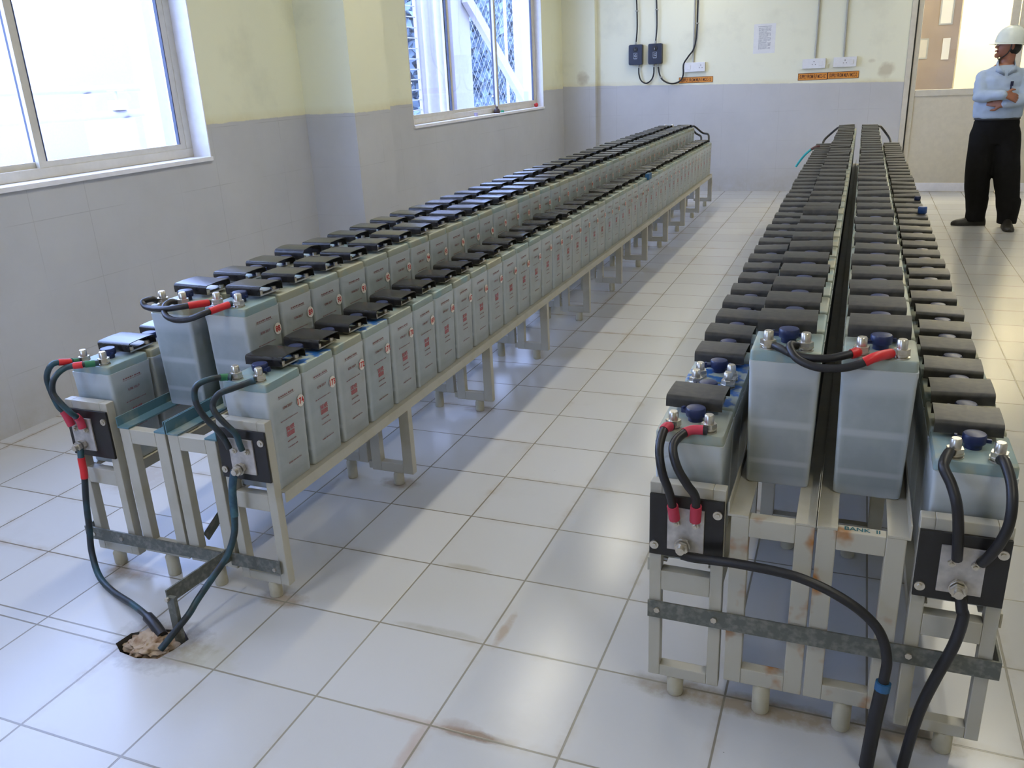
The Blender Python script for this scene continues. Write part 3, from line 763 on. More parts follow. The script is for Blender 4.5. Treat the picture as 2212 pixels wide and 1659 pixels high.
c = cable('thick black cable arching from door bank terminal board down in front of its racks', [(-.313, 1.780, .452), (-.286, 1.780, .449), (-.238, 1.778, .452), (-.171, 1.772, .457), (-.072, 1.766, .455), (-.012, 1.762, .444), (.041, 1.758, .425), (.089, 1.753, .400), (.126, 1.747, .369), (.146, 1.742, .333), (.156, 1.737, .29), (.155, 1.731, .259), (.152, 1.726, .212), (.145, 1.721, .126), (.139, 1.72, .002)], .0115, (('black', .73, 1, .0165), ('bluetape', .715, .74, .0172)))
cable('black cable from door-side end cell post beside the blue stain to terminal board', [head('RR', -1, -.012, -.018), (.236, 1.87, .752), (.226, 1.84, .746), (.224, 1.82, .736), (.239, 1.80, .711), (.252, 1.78, .676), (.261, 1.78, .626), (.267, 1.785, .570), (.270, 1.793, .540)], .0112, (), group=G)
cable('black cable from door-side outermost end cell post to terminal board', [head('RR', 1), (.338, 1.85, .752), (.348, 1.81, .726), (.351, 1.78, .691), (.349, 1.77, .645), (.339, 1.775, .598), (.325, 1.785, .558), (.316, 1.793, .538)], .0112, (), group=G)
cable('thick black cable dropping from door-side terminal board to the floor', [(.287, 1.780, .455), (.291, 1.772, .430), (.295, 1.77, .419), (.291, 1.765, .379), (.281, 1.76, .332), (.26, 1.755, .262), (.239, 1.75, .181), (.226, 1.745, .097), (.216, 1.74, .002)], .0125)
cable('black jumper joining the two upper end cells of door bank, upper loop', [head('RUL', -1, .016, -.014), (-.13, 1.99, .921), (-.099, 1.97, .914), (-.062, 1.96, .912), (-.021, 1.96, .915), (.013, 1.97, .922), (.035, 1.985, .925), head('RUR', -1, -.012, -.018)], RC, (('red', .86, 1, .0115),), group=G)
cable('black jumper joining the two upper end cells of door bank, lower loop', [head('RUL', 1, -.020, -.008), (-.108, 1.998, .930), (-.109, 1.98, .926), (-.09, 1.953, .910), (-.048, 1.938, .899), (.0, 1.938, .900), (.04, 1.942, .911), (.072, 1.955, .926), head('RUR', 1, -.022, -.010)], RC, (('red', .72, 1, .0115),), group=G)
e1 = ROWS['LUR'][1]+43*P; e2 = ROWS['LR'][1]+44*P
cable('black jumper from far upper cell down to far lower cell of window bank, outer loop', [(-1.80, e1-.05, .91), (-1.775, e1+.04, .90), (-1.69, e2+.07, .83), (-1.62, e2+.05, .81), (-1.595, e2-.05, .742)], .011, group=G)
cable('black jumper from far upper cell down to far lower cell of window bank, inner loop', [(-1.84, e1-.05, .91), (-1.82, e1+.03, .90), (-1.76, e2+.035, .83), (-1.700, e2+.02, .795), (-1.680, e2-.05, .742)], .011, group=G)
f1 = ROWS['RUL'][1]+39*P; f2 = ROWS['RL'][1]+40*P
cable('black jumper from far upper to far lower cells on aisle side of door bank', [(-.175, f1-.05, .925), (-.21, f1+.03, .915), (-.27, f2+.05, .86), (-.33, f2+.02, .80), (-.345, f2-.05, .752)], .011, group=G)
cable('black jumper from far upper to far lower cells on door side of door bank', [(.155, f1-.05, .925), (.18, f1+.03, .915), (.225, f2+.05, .86), (.27, f2+.02, .80), (.285, f2-.05, .752)], .011, group=G)
cable('short teal cable end sticking out beside far end of door bank', [(-.345, 8.80, .785), (-.378, 8.8, .782), (-.424, 8.8, .757), (-.472, 8.8, .714), (-.518, 8.8, .654), (-.553, 8.8, .598)], .011, (('brown', .0, .30, .0125),), 'tealplastic')

# loose bits on the cells
def loose(name, x, y, z, m, label, cat, r=.02, h=.03):
    tag(part(name, MB().lathe([(r*.9, 0), (r, .003), (r, h-.004), (r*.85, h)], 18), m, loc=(x, y, z), smooth=True), label, cat)
ctop = ROWS['RR'][2]+TOP+.0440
loose('vent_plug', .335, 5.40, ctop, 'navy', 'small navy vent plug lying on a door-side lower cover, farther one', 'vent plug', .017, .022)
loose('vent_plug', .335, 4.92, ctop, 'navyblue', 'larger blue vent plug lying on a door-side lower cover, nearer one', 'vent plug', .022, .035)
tag(part('blue_clip', MB().box(-.02, .012, -.05, .05, -.018, .030), 'bluetape', loc=(-1.5645, 6.93, .3766+TOP), bevel=.004), 'blue clip on lid edge midway along lower aisle row of window bank', 'clip')
M['bluetape2'] = M['bluetape']

# ------------------------------------------------------------------ things on the window sill
zs = W2[2]+.0065
tag(part('red_ball', MB().ball((0, 0, .026), .026), 'redthing', loc=(XL-.04, 10.44, zs), smooth=True), 'small red ball in the far corner of the window sill', 'ball')
tag(part('plug_top', MB().lathe([(.035, 0), (.038, .012), (.028, .04), (.014, .048), (.012, .07)], 16), 'darkthing', loc=(XL-.04, 9.15, zs), smooth=True), 'dark brown plug on the window sill at the second mullion', 'plug')
tag(part('green_cap', MB().lathe([(.02, 0), (.02, .018), (.014, .022)], 16), 'greenthing', loc=(XL-.03, 9.29, zs), smooth=True), 'tiny green cap beside the brown plug on the sill', 'cap')
tag(part('lilac_cup', MB().lathe([(.018, 0), (.021, .034), (.017, .034), (.015, .006)], 16), 'lilac', loc=(XL-.03, 8.55, zs), smooth=True), 'tiny pale lilac cup near the middle of the window sill', 'cup')

# ------------------------------------------------------------------ far wall equipment
def on_wall(mb2, x, y, z):   # text plane -> facing -y
    return mb2.xf(Matrix.Translation((x, y, z)) @ Matrix(((1, 0, 0, 0), (0, 0, -1, 0), (0, 1, 0, 0), (0, 0, 0, 1))))
def control_box(x, z, label, flap):
    r = thing('control_box', label, 'control box', (x, YF, z), 'dark control boxes on the far wall')
    b = MB().loft([[(p[0], -.085 if i else -.002, p[1]) for p in [(q[0], q[1]) for q in rrect(.0875, .122, .018, 0)]] for i in (0, 1)])
    part('box_body', b, 'boxblue', r, bevel=.004)
    part('rotary_knob', MB().cyl((0, -.085, .066), 'y', .030, -.010, 24).box(-.004, .004, -.104, -.094, .045, .088), 'dark', r)
    part('pointer', MB().box(-.003, .003, -.1055, -.104, .05, .072), 'emblem', r)
    e = MB()
    for a, b_, c_, d_ in ((-.025, .025, .030, .034), (-.025, .025, -.034, -.030), (-.025, -.021, -.03, .03), (.021, .025, -.03, .03)): e.box(a, b_, -.0862, -.0848, c_-.012, d_-.012)
    e.merge(on_wall(fit_text('G', .028, .034), 0, -.0866, -.012)); e.box(-.02, .02, -.0862, -.0848, -.052, -.048)
    part('emblem', e, 'emblem', r, label='pale square emblem')
    part('gland', MB().cyl((-.0, -.04, .122), 'z', .013, .030, 14), 'conduit', r)
    for gx in ((.035,) if not flap else (-.02, .035)): part('gland', MB().cyl((gx, -.04, -.150), 'z', .013, .030, 14), 'conduit', r)
    return r
BX = ((-2.770, 1.722), (-2.517, 1.722))
control_box(*BX[0], 'dark blue control box on far wall, next to the corner column', False)
control_box(*BX[1], 'dark blue control box on far wall, next to the socket', True)
yc = YF-.04
def wire(label, pts, r=.009, m='black', clips=()):
    o = tag(part('wall_cable', MB().tube(pts, r, 8), m, smooth=True), label, 'cable', 'cables on the far wall')
    for q in clips: part('cable_clip', MB().box(q[0]-.016, q[0]+.016, YF-.055, YF-.0005, q[1]-.006, q[1]+.006), 'conduit', o)
wire('black cable rising from the corner-side control box', [(BX[0][0], yc, 1.876), (BX[0][0]+.012, yc, 2.05), (BX[0][0]+.006, yc, 2.3), (BX[0][0]-.012, yc, 2.6), (BX[0][0]-.01, yc, ZC-.01)], clips=((BX[0][0]+.005, 2.24),))
wire('black cable rising from the socket-side control box', [(BX[1][0], yc, 1.876), (BX[1][0]+.012, yc, 2.05), (BX[1][0]+.006, yc, 2.3), (BX[1][0]-.012, yc, 2.6), (BX[1][0]-.01, yc, ZC-.01)], clips=((BX[1][0]+.005, 2.24),))
wire('black cable loop hanging between the two control boxes', [(BX[0][0]+.035, yc, 1.565), (-2.73, yc, 1.48), (-2.70, yc, 1.405), (-2.635, yc, 1.372), (-2.57, yc, 1.41), (-2.54, yc, 1.48), (BX[1][0]-.02, yc, 1.565)])
wire('long black cable sweeping past the orange sign and up the wall', [(BX[1][0]+.035, yc, 1.565), (-2.46, yc, 1.47), (-2.42, yc, 1.405), (-2.34, yc, 1.362), (-2.26, yc, 1.358), (-2.19, yc, 1.392), (-2.160, yc, 1.46), (-2.158, yc, 1.58), (-2.10, yc, 1.67), (-2.035, yc, 1.76), (-2.005, yc, 1.93), (-2.00, yc, 2.3), (-2.0, yc, ZC-.01)], .010, clips=((-2.445, 1.44), (-2.001, 2.05)))
def conduit(x0, x1, z, label):
    tag(part('conduit_pipe', MB().tube([(x0, YF-.014, z), ((x0+x1)/2, YF-.014, (z+ZC)/2), (x1, YF-.014, ZC-.01)], .0125, 10), 'conduit', smooth=True), label, 'conduit', 'grey conduit pipes on the far wall')
conduit(-2.04, -2.035, 1.600, 'thin grey conduit above the socket beside the long black cable')
conduit(-.585, -.575, 1.577, 'grey conduit above the middle wall socket')
conduit(-.262, -.272, 1.577, 'grey conduit above the wall socket nearest the door')
def socket(x0, x1, z0, z1, label, px):
    r = thing('wall_socket', label, 'socket', ((x0+x1)/2, YF, z0), 'white wall sockets'); w = (x1-x0)/2; h = z1-z0
    part('box_body', MB().box(-w, w, -.045, -.001, 0, h), 'socket', r, bevel=.004)
    m = MB()
    for dx, dz, rr in ((0, .020, .0055), (-.017, -.010, .0045), (.017, -.010, .0045)): m.cyl((px+dx, -.0465, h/2+dz), 'y', rr, .001, 10)
    part('pin_holes', m, 'dark', r)
    part('switch', MB().box(-px-.022 if px else .055, -px+.022 if px else .095, -.051, -.0452, h/2-.026, h/2+.026), 'socket', r, bevel=.002)
socket(-2.143, -1.888, 1.486, 1.597, 'white switch socket on far wall between control boxes and paper notice', .075)
socket(-.724, -.462, 1.462, 1.573, 'white switch socket on far wall, first after the paper notice', .0)
socket(-.373, -.115, 1.464, 1.575, 'white switch socket on far wall nearest the glazed door', .0)
def sign(x0, x1, z0, z1, txt, label):
    r = thing('sign_plate', label, 'sign', ((x0+x1)/2, YF, z0), 'orange sign plates'); w = (x1-x0)/2; h = z1-z0
    p = MB().box(-w, w, -.004, -.0006, 0, h); part('plate', p, 'orange', r)
    e = MB(); 
    for a, b_, c_, d_ in ((-w, w, 0, .005), (-w, w, h-.005, h), (-w, -w+.005, .005, h-.005), (w-.005, w, .005, h-.005)): e.box(a, b_, -.0052, -.0042, c_, d_)
    part('border', e, 'signink', r)
    part('lettering', on_wall(fit_text(txt, 2*w*.88, h*.56), 0, -.0055, h*.5), 'signink', r)
sign(-2.220, -1.790, 1.353, 1.425, 'SUPPLY FROM MLP-1 MCC-12', 'orange sign plate under the first socket, black cable crossing it')
sign(-.768, -.431, 1.330, 1.411, 'SUPPLY FROM ELP MCC-1C', 'orange sign plate under the middle socket')
sign(-.429, -.078, 1.333, 1.413, 'SUPPLY FROM MLP-1 MCC-2', 'orange sign plate under the socket nearest the door')
r = thing('paper_sign', 'white printed paper notice taped on the cream far wall', 'notice', (-1.188, YF, 1.662))
part('sheet', MB().box(-.128, .128, -.002, -.0004, 0, .335), 'paper', r)
mb = MB(); mb.merge(on_wall(strip(.16, .006), 0, -.0026, .305))
rr = random.Random(3)
for k in range(22):
    w = .075+.06*rr.random() if k % 5 == 4 else .145; mb.merge(on_wall(dashes(w, .0085, 9, k), -.0725+w/2+.005, -.0026, .287-.0112*k))
part('printed_lines', mb, 'ink', r)

# notices in the room beyond the glass
def notice(x0, x1, y, z0, z1, label, m='paper', fr=None):
    o = tag(part('wall_notice', MB().box(x0, x1, y-.006, y-.0008, z0, z1), m), label, 'notice', 'notices beyond the glass')
    part('notice_border', MB().box(x0-.02, x0, y-.01, y-.0008, z0-.02, z1+.02).box(x1, x1+.02, y-.01, y-.0008, z0-.02, z1+.02).box(x0, x1, y-.01, y-.0008, z0-.02, z0).box(x0, x1, y-.01, y-.0008, z1, z1+.02), fr or m, o)
S = 14.6/YF
notice(.55*S, .615*S+.01, 14.6, 1.52, 1.76, 'pale framed notice behind the glass next to the door frame', 'panel', fr='conduit')
notice(.80*S, .845*S, 14.6, 1.50, 1.75, 'white sheet behind the glass beside the cream wall edge', 'creamwall')
notice(.735*S, .845*S, 14.6, 1.97, 2.28, 'pale picture high behind the glass', 'creamwall', 'conduit')

# ------------------------------------------------------------------ person
PO = V((1.150, 9.18, 0))
pr = thing('person', 'person in white helmet, pale blue shirt and black trousers, arms crossed, by the door', 'person', PO)
def remesh(mb, voxel, smooth=6):
    me = bpy.data.meshes.new('r'); me.from_pydata(mb.v, [], mb.f)
    o = bpy.data.objects.new('r', me); COL.objects.link(o)
    m = o.modifiers.new('r', 'REMESH'); m.mode = 'VOXEL'; m.voxel_size = voxel
    s = o.modifiers.new('s', 'SMOOTH'); s.iterations = smooth; s.factor = .5
    dg = bpy.context.evaluated_depsgraph_get(); out = bpy.data.meshes.new_from_object(o.evaluated_get(dg))
    bpy.data.objects.remove(o); bpy.data.meshes.remove(me)
    for p in out.polygons: p.use_smooth = True
    return out
def ell(cx, cy, z, rx, ry, n=28): return [(cx+rx*math.cos(k*math.tau/n), cy+ry*math.sin(k*math.tau/n), z) for k in range(n)]
HC = V((.012, -.015, 1.600)); hf = V((-.965, -.26, 0)).normalized(); hs = V((-hf.y, hf.x, 0)); hu = V((0, 0, 1))
# head pitched slightly up
hf2 = (hf*math.cos(.10)+hu*math.sin(.10)); hu2 = (hu*math.cos(.10)-hf*math.sin(.10))
def HP(f, s, u): return HC+hf2*f+hs*s+hu2*u
def head_mb():
    mb = MB(); mb.ball((0, 0, 0), 1, 0, 4); out = []
    for v in mb.v:
        f, s, u = v
        kf, ks, ku = .096, .074, .116
        if u < 0:
            ks *= 1-.26*(-u)**1.4; f2 = f*kf*(1-.10*(-u))+.016*(-u)
            if f < 0: f2 = f*kf*(1-.35*(-u))
        else: f2 = f*kf
        if f > .5: f2 -= .010*(f-.5)*2*(1-abs(s))
        out.append(HP(f2, s*ks, u*ku))
    mb.v = [tuple(p) for p in out]
    mb.cap(HP(.082, 0, .020), HP(.103, 0, -.020), .009, .0125); mb.ball(HP(.096, .010, -.024), .008, 0, 2); mb.ball(HP(.096, -.010, -.024), .008, 0, 2)
    mb.ball(HP(.082, 0, -.088), .023, 0, 2); mb.ball(HP(.084, .030, .024), (.014, .014, .008), 0, 2); mb.ball(HP(.084, -.030, .024), (.014, .014, .008), 0, 2)
    mb.ball(HP(.089, 0, -.050), (.012, .012, .009), 0, 2)
    for s in (-1, 1): mb.ball(HP(-.008, s*.076, -.008), (.012, .012, .030), 0, 2)
    return mb
body = head_mb()
body.cap((.010, .012, 1.40), HP(-.018, 0, -.07), .060, .056)
body.loft([ell(0, 0, z, a, b_) for z, a, b_ in ((.86, .150, .105), (.95, .165, .11), (1.05, .155, .105), (1.2, .165, .108), (1.32, .172, .10), (1.40, .13, .085), (1.45, .065, .06))])
SHR, ELR, WRR = V((-.150, .005, 1.345)), V((-.178, -.105, 1.178)), V((.000, -.248, 1.195))
SHL, ELL, WRL = V((.155, .005, 1.345)), V((.205, -.110, 1.150)), V((.020, -.190, 1.110))
for a, b_, c_ in ((SHR, ELR, WRR), (SHL, ELL, WRL)): body.cap(a, b_, .045, .038); body.cap(b_, c_, .038, .026)
HIPR, KNR, ANR = V((-.085, 0, .90)), V((-.098, -.03, .50)), V((-.060, .020, .105))
HIPL, KNL, ANL = V((.095, 0, .90)), V((.135, -.06, .50)), V((.190, -.090, .105))
for a, b_, c_ in ((HIPR, KNR, ANR), (HIPL, KNL, ANL)): body.cap(a, b_, .082, .054); body.cap(b_, c_, .054, .038)
def hand(mb, wr, d, nrm, flip):
    """d: finger direction, nrm: back of hand"""
    d = d.normalized(); nrm = (nrm-d*nrm.dot(d)).normalized(); sd = d.cross(nrm)*flip
    c = wr+d*.045
    for t_ in (-.026, -.009, .009, .026): mb.cap(wr+sd*t_*.55, wr+d*.085+sd*t_, .015, .0125)
    for t_, L in ((-.030, .060), (-.010, .074), (.010, .070), (.029, .054)):
        p0 = wr+d*.088+sd*t_; p1 = p0+d*L*.5-nrm*.010; p2 = p1+(d*.72-nrm*.70).normalized()*L*.32; p3 = p2+(d*.25-nrm*.95).normalized()*L*.28
        mb.cap(p0, p1, .0095, .0088); mb.cap(p1, p2, .0088, .0082); mb.cap(p2, p3, .0082, .0072)
    q0 = wr+d*.025-sd*.026; q1 = q0+(d*.55-sd*.80).normalized()*.038; q2 = q1+(d*.9-sd*.30-nrm*.2).normalized()*.036
    mb.cap(q0, q1, .0145, .0110); mb.cap(q1, q2, .0110, .0085)
hand(body, WRR+V((.008, -.004, .002)), V((.80, .34, -.30)), V((.1, -1, .35)), 1)
hand(body, WRL+V((-.010, .006, .0)), V((-.86, .34, .20)), V((-.1, -1, .1)), 1)
bmesh_body = remesh(body, .0055, 3); bmesh_body.materials.append(M['skin'])
bo = obj('body', bmesh_body, pr)
# shirt
sh = MB()
sh.loft([ell(0, 0, z, a, b_) for z, a, b_ in ((.985, .192, .140), (1.00, .202, .146), (1.05, .208, .150), (1.12, .200, .145), (1.22, .196, .140), (1.30, .196, .130), (1.35, .185, .118), (1.395, .150, .100), (1.425, .105, .082), (1.445, .072, .066))])
for a, b_, c_, k in ((SHR, ELR, WRR, .94), (SHL, ELL, WRL, .94)):
    sh.cap(a, b_, .067, .056); sh.cap(b_, b_+(c_-b_)*k, .056, .042)
sm = remesh(sh, .009, 5)
for v in sm.vertices:
    q = v.co; n3 = noise.noise(q*14)*.006+noise.noise(V((q.x*9, q.y*9, q.z*22)))*.006; v.co += v.normal*n3
sm.materials.append(M['shirt']); obj('shirt', sm, pr)
cl = MB()
for s in (-1, 1):
    cl.loft([[tuple(V((.010+s*x, y, z))) for x, y, z in ring] for ring in (
        [(.012, -.128, 1.350), (.085, -.100, 1.390), (.082, .0, 1.440), (.0, .070, 1.450)],
        [(.016, -.122, 1.385), (.066, -.085, 1.435), (.066, .0, 1.490), (.0, .064, 1.496)])], cap=False)
col_ = part('collar', cl, 'shirt', pr, smooth=True); sf = col_.modifiers.new('s', 'SOLIDIFY'); sf.thickness = .006
part('pen', MB().box(.052, .062, -.152, -.146, 1.235, 1.300).box(.050, .074, -.150, -.146, 1.262, 1.302), 'pen', pr)
# trousers
tr = MB()
tr.loft([ell(.004, .0, z, a, b_) for z, a, b_ in ((.76, .180, .125), (.86, .192, .132), (.95, .188, .130), (1.00, .172, .118))])
for a, b_, c_ in ((HIPR, KNR, ANR), (HIPL, KNL, ANL)):
    tr.cap(a+V((0, 0, -.06)), b_, .122, .112); tr.cap(b_, c_+V((0, 0, .06)), .112, .094); tr.cyl(c_+V((0, 0, .16)), 'z', .096, -.225, 24, 0, .084)
tm = remesh(tr, .010, 5)
for v in tm.vertices: v.co += v.normal*(noise.noise(V((v.co.x*9, v.co.y*9, v.co.z*7)))*.008)
tm.materials.append(M['trouser']); obj('trousers', tm, pr)
part('belt', MB().loft([ell(.002, 0, .972, .190, .134), ell(.002, 0, 1.000, .188, .132)]), 'dark', pr)
def shoe(heel, d, label):
    mb = MB(); rings = []
    for t_, w, h in ((0, .030, .060), (.02, .038, .095), (.08, .042, .105), (.14, .044, .085), (.20, .048, .062), (.25, .046, .052), (.28, .034, .042), (.295, .016, .028)):
        rings.append([(x*w, t_, z) for x, z in [(-1, .003), (-1, h*.4), (-.75, h*.8), (-.3, h), (.3, h), (.75, h*.8), (1, h*.4), (1, .003)]])
    mb.loft(rings); ang = math.atan2(d[1], d[0])-math.pi/2
    part('shoe', mb, 'shoe', pr, heel, (0, 0, ang), smooth=True, label=label)
shoe((.030, .030, 0), (-1, -.12), 'dark shoe pointing along the partition')
shoe((.190, -.050, 0), (.0, -1), 'dark shoe pointing at the aisle')
# helmet
hl = part('safety_helmet', MB(), 'helmet', pr, label='white hard hat')
def helm():
    mb = MB(); rings = []; n = 36; B0 = HP(-.005, 0, .050)
    for k, (rz, rr) in enumerate(((-.030, 1.04), (-.012, 1.03), (.012, 1.0), (.045, .93), (.078, .78), (.100, .55), (.113, .28), (.117, .08))):
        rings.append([tuple(B0+hf2*(.122*rr*math.cos(a))+hs*(.104*rr*math.sin(a))+hu2*rz) for a in [i*math.tau/n for i in range(n)]])
    mb.loft(rings)
    br = []
    for off, z in ((0, -.030), (1, -.036), (1, -.040), (0, -.035)):
        br.append([tuple(B0+hf2*((.124+off*(.012+.036*max(0, math.cos(a))**1.5))*math.cos(a))+hs*((.106+off*.010)*math.sin(a))+hu2*(z-.010*off*max(0, math.cos(a)))) for a in [i*math.tau/n for i in range(n)]])
    mb.loft(br+[br[0]], cap=False)
    for s in (-.030, 0, .030):
        pts = [B0+hf2*(.100*math.cos(a))+hs*s+hu2*(.012+.100*math.sin(a)) for a in [math.pi*(.06+.88*i/14) for i in range(15)]]
        mb.tube(pts, .007, 6, sub=2)
    return mb
bpy.data.objects.remove(hl)
hl = part('safety_helmet', helm(), 'helmet', pr, smooth=True, label='white hard hat')
part('chin_strap', MB().tube([HP(.012, .079, .03), HP(.014, .080, -.03), HP(.030, .068, -.075), HP(.055, .035, -.108), HP(.062, 0, -.116), HP(.055, -.035, -.108), HP(.030, -.068, -.075), HP(.014, -.080, -.03), HP(.012, -.079, .03)], .005, 6), 'black', pr)
hr = MB(); hr.ball((0, 0, 0), 1, 0, 3)
hr.v = [tuple(HP(-.022+f*.084, s*.078, -.012+u*.075)) for f, s, u in hr.v]; part('hair', hr, 'hair', pr, smooth=True)
for s in (-1, 1):
    part('eye', MB().ball(HP(.083, s*.030, .012), (.010, .010, .006), 0, 2), 'eye', pr, smooth=True)
    part('eyebrow', MB().tube([HP(.088, s*.014, .030), HP(.090, s*.030, .034), HP(.078, s*.048, .028)], .004, 6, sub=3), 'hair', pr)
part('spectacles', MB().tube([HP(.098, .052, .010), HP(.104, .032, .024), HP(.108, .010, .012), HP(.106, .030, -.008), HP(.098, .052, .010)], .0016, 5).tube([HP(.098, -.052, .010), HP(.104, -.032, .024), HP(.108, -.010, .012), HP(.106, -.030, -.008), HP(.098, -.052, .010)], .0016, 5).tube([HP(.098, .052, .012), HP(.0, .080, .010)], .0016, 5).tube([HP(.098, -.052, .012), HP(.0, -.080, .010)], .0016, 5), 'steel', pr)
part('mouth', MB().tube([HP(.092, .022, -.054), HP(.101, 0, -.051), HP(.092, -.022, -.054)], .0055, 6), 'lips', pr, smooth=True)

# ------------------------------------------------------------------ outside the windows
GZ = -.25
struct('ground_outside', MB().box(-45, XL-TH-.02, -25, 60, GZ-.1, GZ), 'extground')
def ext(name, mb, m, label, cat, group=None, smooth=False): return tag(part(name, mb, m, smooth=smooth), label, cat, group)
Ge = 'steelwork outside the far window'
colm = ext('steel_column', MB().box(-5.29, -5.11, 10.95, 11.52, GZ, 5), 'extwhite', 'broad pale steel column outside the far window, between its mullions', 'column', Ge)
ext('steel_column', MB().box(-5.29, -5.11, 13.62, 14.15, GZ, 5), 'extwhite', 'pale steel column outside the far window beside its end jamb', 'column', Ge)
d_ = V((-5.2, 13.75, .90))-V((-5.2, 11.30, 2.55)); L_ = d_.length; d_.normalize(); w_ = V((0, -d_.z, d_.y))*.075
vs = [V((-5.2, 11.30, 2.55))+w_, V((-5.2, 11.30, 2.55))-w_, V((-5.2, 13.75, .90))-w_, V((-5.2, 13.75, .90))+w_]
part('brace', MB().add([(-5.05+dx, q.y, q.z) for dx in (-.04, .04) for q in vs], [(0, 1, 2, 3), (7, 6, 5, 4), (0, 4, 5, 1), (1, 5, 6, 2), (2, 6, 7, 3), (3, 7, 4, 0)]), 'extwhite', colm)
for a, r_, lab in ((10.42, .085, 'thicker pale pipe standing outside the far window'), (10.82, .09, 'thicker pale pipe outside next to the broad column'), (10.16, .05, 'thin pale pipe outside beside the ladder')):
    ext('steel_pipe', MB().cyl((-5.2, a, GZ), 'z', r_, 5, 20), 'extwhite', lab, 'pipe', Ge, True)
ld = thing('steel_ladder', 'pale steel ladder outside at the near end of far window', 'ladder', (-5.2, 9.92, GZ))
for y in (-.17, .17): part('stile', MB().box(-.02, .02, y-.014, y+.014, 0, 5), 'extwhite', ld)
for k in range(40): part('rung', MB().cyl((0, -.16, .12+.12*k), 'y', .007, .32, 6), 'extwhite', ld)
# chain-link fence
fn = thing('chain_link_fence', 'chain-link fence outside seen through the far window', 'fence', (-6.2, 17.0, GZ))
mb = MB(); H_, L2, pitch = 3.4, 9.0, .20
def wire_seg(p, q): mb.tube([p, q], .0024, 4)
n = int((L2+H_)/pitch)
for k in range(n):
    s0 = -L2/2-H_+k*pitch
    for sg in (1, -1):
        y0_, y1_ = s0, s0+H_
        a, b_ = max(y0_, -L2/2), min(y1_, L2/2)
        if b_-a < .05: continue
        p, q = V((0, a*sg, a-y0_)), V((0, b_*sg, b_-y0_)); wire_seg(p, q)
part('wire_mesh', mb, 'wire', fn)
for y in (-4.5, -1.5, 1.5, 4.5): part('post', MB().cyl((.03, y, 0), 'z', .03, 3.5, 10), 'wire', fn)
def tree(x, y, h, r, seed, label):
    t_ = thing('leafy_tree', label, 'tree', (x, y, GZ), 'trees outside the windows'); rd = random.Random(seed)
    part('trunk', MB().cyl((0, 0, 0), 'z', .14, h*.6, 10, 0, .07), 'extgrey', t_)
    mb = MB()
    for k in range(2600):
        a, b_, c_ = rd.gauss(0, 1), rd.gauss(0, 1), rd.gauss(0, 1); q = V((a, b_, c_)).normalized()*(rd.random()**.33)
        p = V((q.x*r, q.y*r, h*.56+q.z*h*.48)); s_ = .10+.12*rd.random()
        u = V((rd.gauss(0, 1), rd.gauss(0, 1), rd.gauss(0, 1))).normalized(); w = u.orthogonal().normalized()
        mb.add([p-u*s_, p+w*s_*.5, p+u*s_, p-w*s_*.5], [(0, 1, 2, 3)])
    part('foliage', mb, 'leaf', t_)
ORD = 'first second third fourth fifth sixth'.split()
for i, y in enumerate((16.2, 19.5, 22.8, 26.2, 29.8)): tree(-10.3-.15*i, y, 5.4+.2*(i % 3), 1.5, i+1, 'leafy tree in the row behind the fence, %s past the ladder' % ORD[i])
for i, y in enumerate((20.5, 24.2, 28.2, 32.4, 36.8)): tree(-14.0-.2*i, y, 6.2, 1.8, i+11, 'leafy tree in the second row behind the fence, %s past the ladder' % ORD[i])
def bush(x, y, r, seed, label):
    t_ = thing('leafy_shrub', label, 'shrub', (x, y, GZ), 'shrubs outside the windows'); rd = random.Random(seed); mb = MB()
    for k in range(700):
        q = V((rd.gauss(0, 1), rd.gauss(0, 1), rd.gauss(0, 1))).normalized()*(rd.random()**.4); p = V((q.x*r, q.y*r, r*.72+q.z*r*.72)); s_ = .06+.08*rd.random()
        u = V((rd.gauss(0, 1), rd.gauss(0, 1), rd.gauss(0, 1))).normalized(); w = u.orthogonal().normalized()
        mb.add([p-u*s_, p+w*s_*.5, p+u*s_, p-w*s_*.5], [(0, 1, 2, 3)])
    part('foliage', mb, 'leaf', t_)
bush(-8.0, 15.8, .95, 5, 'shrub by the fence behind the ladder'); bush(-8.2, 18.6, .95, 6, 'shrub by the fence behind the broad column'); bush(-8.4, 21.6, 1.0, 7, 'shrub by the fence behind the end column')
# yard seen through the near window
yg = 'pale pipework in the yard'
for y, z, x, lab in ((8.9, 1.3, -9.0, 'lower pale yard pipe beyond the near window'), (8.9, 1.62, -9.6, 'upper pale yard pipe beyond the near window')):
    ext('yard_pipe', MB().cyl((x, -2, z), 'y', .05, 15.2, 10), 'extwhite', lab, 'pipe', yg, True)
for i, y in enumerate((2, 5.5, 9, 12.5)): 
    ext('pipe_stand', MB().box(-9.7, -8.9, y-.05, y+.05, GZ, 1.245).box(-9.66, -9.54, y-.05, y+.05, 1.245, 1.57), 'extwhite', 'pale stand under the yard pipes, %s along the pipe run' % nth(i+1), 'pipe stand', yg)
for y in (8.1, 9.35): pass
ext('yard_valve', MB().cyl((-9.0, 8.9, 1.355), 'z', .12, .12, 14).cyl((-9.0, 8.9, 1.475), 'z', .02, .12, 8).cyl((-9.0, 8.9, 1.585), 'z', .10, .015, 16), 'extgrey', 'grey valve on the lower yard pipe', 'valve')
ext('yard_shed', MB().box(-30, -22, 14, 24, GZ, 4.0), 'extwhite', 'pale shed far across the yard', 'shed')
ext('yard_lamp_post', MB().cyl((-13, 13.5, GZ), 'z', .07, 7, 12), 'extgrey', 'grey post across the yard beyond the near window', 'post')
ext('steel_column', MB().box(-6.7, -6.5, 6.95, 7.2, GZ, 5), 'extwhite', 'pale steel column outside the near window beside its jamb', 'column', Ge)

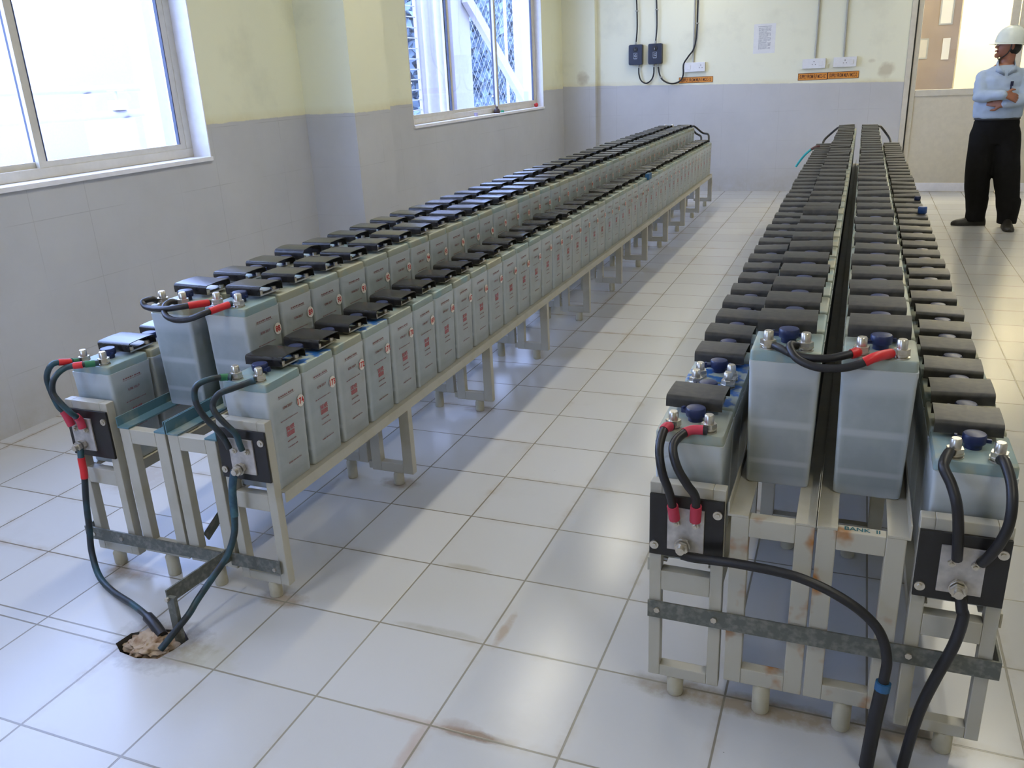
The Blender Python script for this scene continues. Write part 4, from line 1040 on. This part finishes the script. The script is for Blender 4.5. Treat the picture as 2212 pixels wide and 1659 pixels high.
# ------------------------------------------------------------------ light
w = bpy.data.worlds.new('World'); scene.world = w; w.use_nodes = True
bg = w.node_tree.nodes['Background']; bg.inputs[0].default_value = (.41, .545, 1.0, 1); bg.inputs[1].default_value = 6.8
def area(name, loc, sx, sy, power, col, rot=(0, 0, 0), spread=math.pi):
    l = bpy.data.lights.new(name, 'AREA'); l.shape = 'RECTANGLE'; l.size = sx; l.size_y = sy; l.energy = power; l.color = col; l.spread = spread
    o = bpy.data.objects.new(name, l); COL.objects.link(o); o.location = loc; o.rotation_euler = rot; return o
WARM = (1.0, .95, .78)
for i in range(5):
    area('tube_lamp', (-2.05, .3+2.5*i, ZC-.08), .10, 1.3, 12, WARM)
    area('tube_lamp', (1.20, .3+2.5*i, ZC-.08), .10, 1.3, 12, WARM)
area('lamp_beyond', (1.6, 12.3, 3.1), 1.2, 1.0, 110, (1, .86, .58))
area('lamp_beyond', (.2, 13.6, 3.1), 1.2, .8, 20, (1, .88, .66))

# ------------------------------------------------------------------ camera
cd = bpy.data.cameras.new('camera'); cam = bpy.data.objects.new('camera', cd); COL.objects.link(cam); scene.camera = cam
yaw, pitch, roll = -.3901, -.3498, -.0477
cy, sy, cp, sp = math.cos(yaw), math.sin(yaw), math.cos(pitch), math.sin(pitch)
fw = V((sy*cp, cy*cp, sp)); rt = V((cy, -sy, 0)); up = rt.cross(fw)
r2 = rt*math.cos(roll)+up*math.sin(roll); u2 = -rt*math.sin(roll)+up*math.cos(roll)
cam.matrix_world = Matrix(((r2.x, u2.x, -fw.x, 0), (r2.y, u2.y, -fw.y, 0), (r2.z, u2.z, -fw.z, 1.5538), (0, 0, 0, 1)))
cd.sensor_width = 36; cd.lens = 1829.17/2212*36; cd.clip_start = .05

scene.cycles.use_light_tree = False; scene.cycles.caustics_reflective = False; scene.cycles.caustics_refractive = False; scene.cycles.max_bounces = 4; scene.cycles.diffuse_bounces = 3; scene.cycles.glossy_bounces = 2; scene.cycles.transparent_max_bounces = 8; scene.cycles.adaptive_threshold = .1; scene.cycles.adaptive_min_samples = 16
scene.view_settings.view_transform = 'Standard'; scene.view_settings.look = 'None'
scene.view_settings.exposure = 0.68; scene.view_settings.gamma = 1.0; scene.view_settings.use_curve_mapping = False
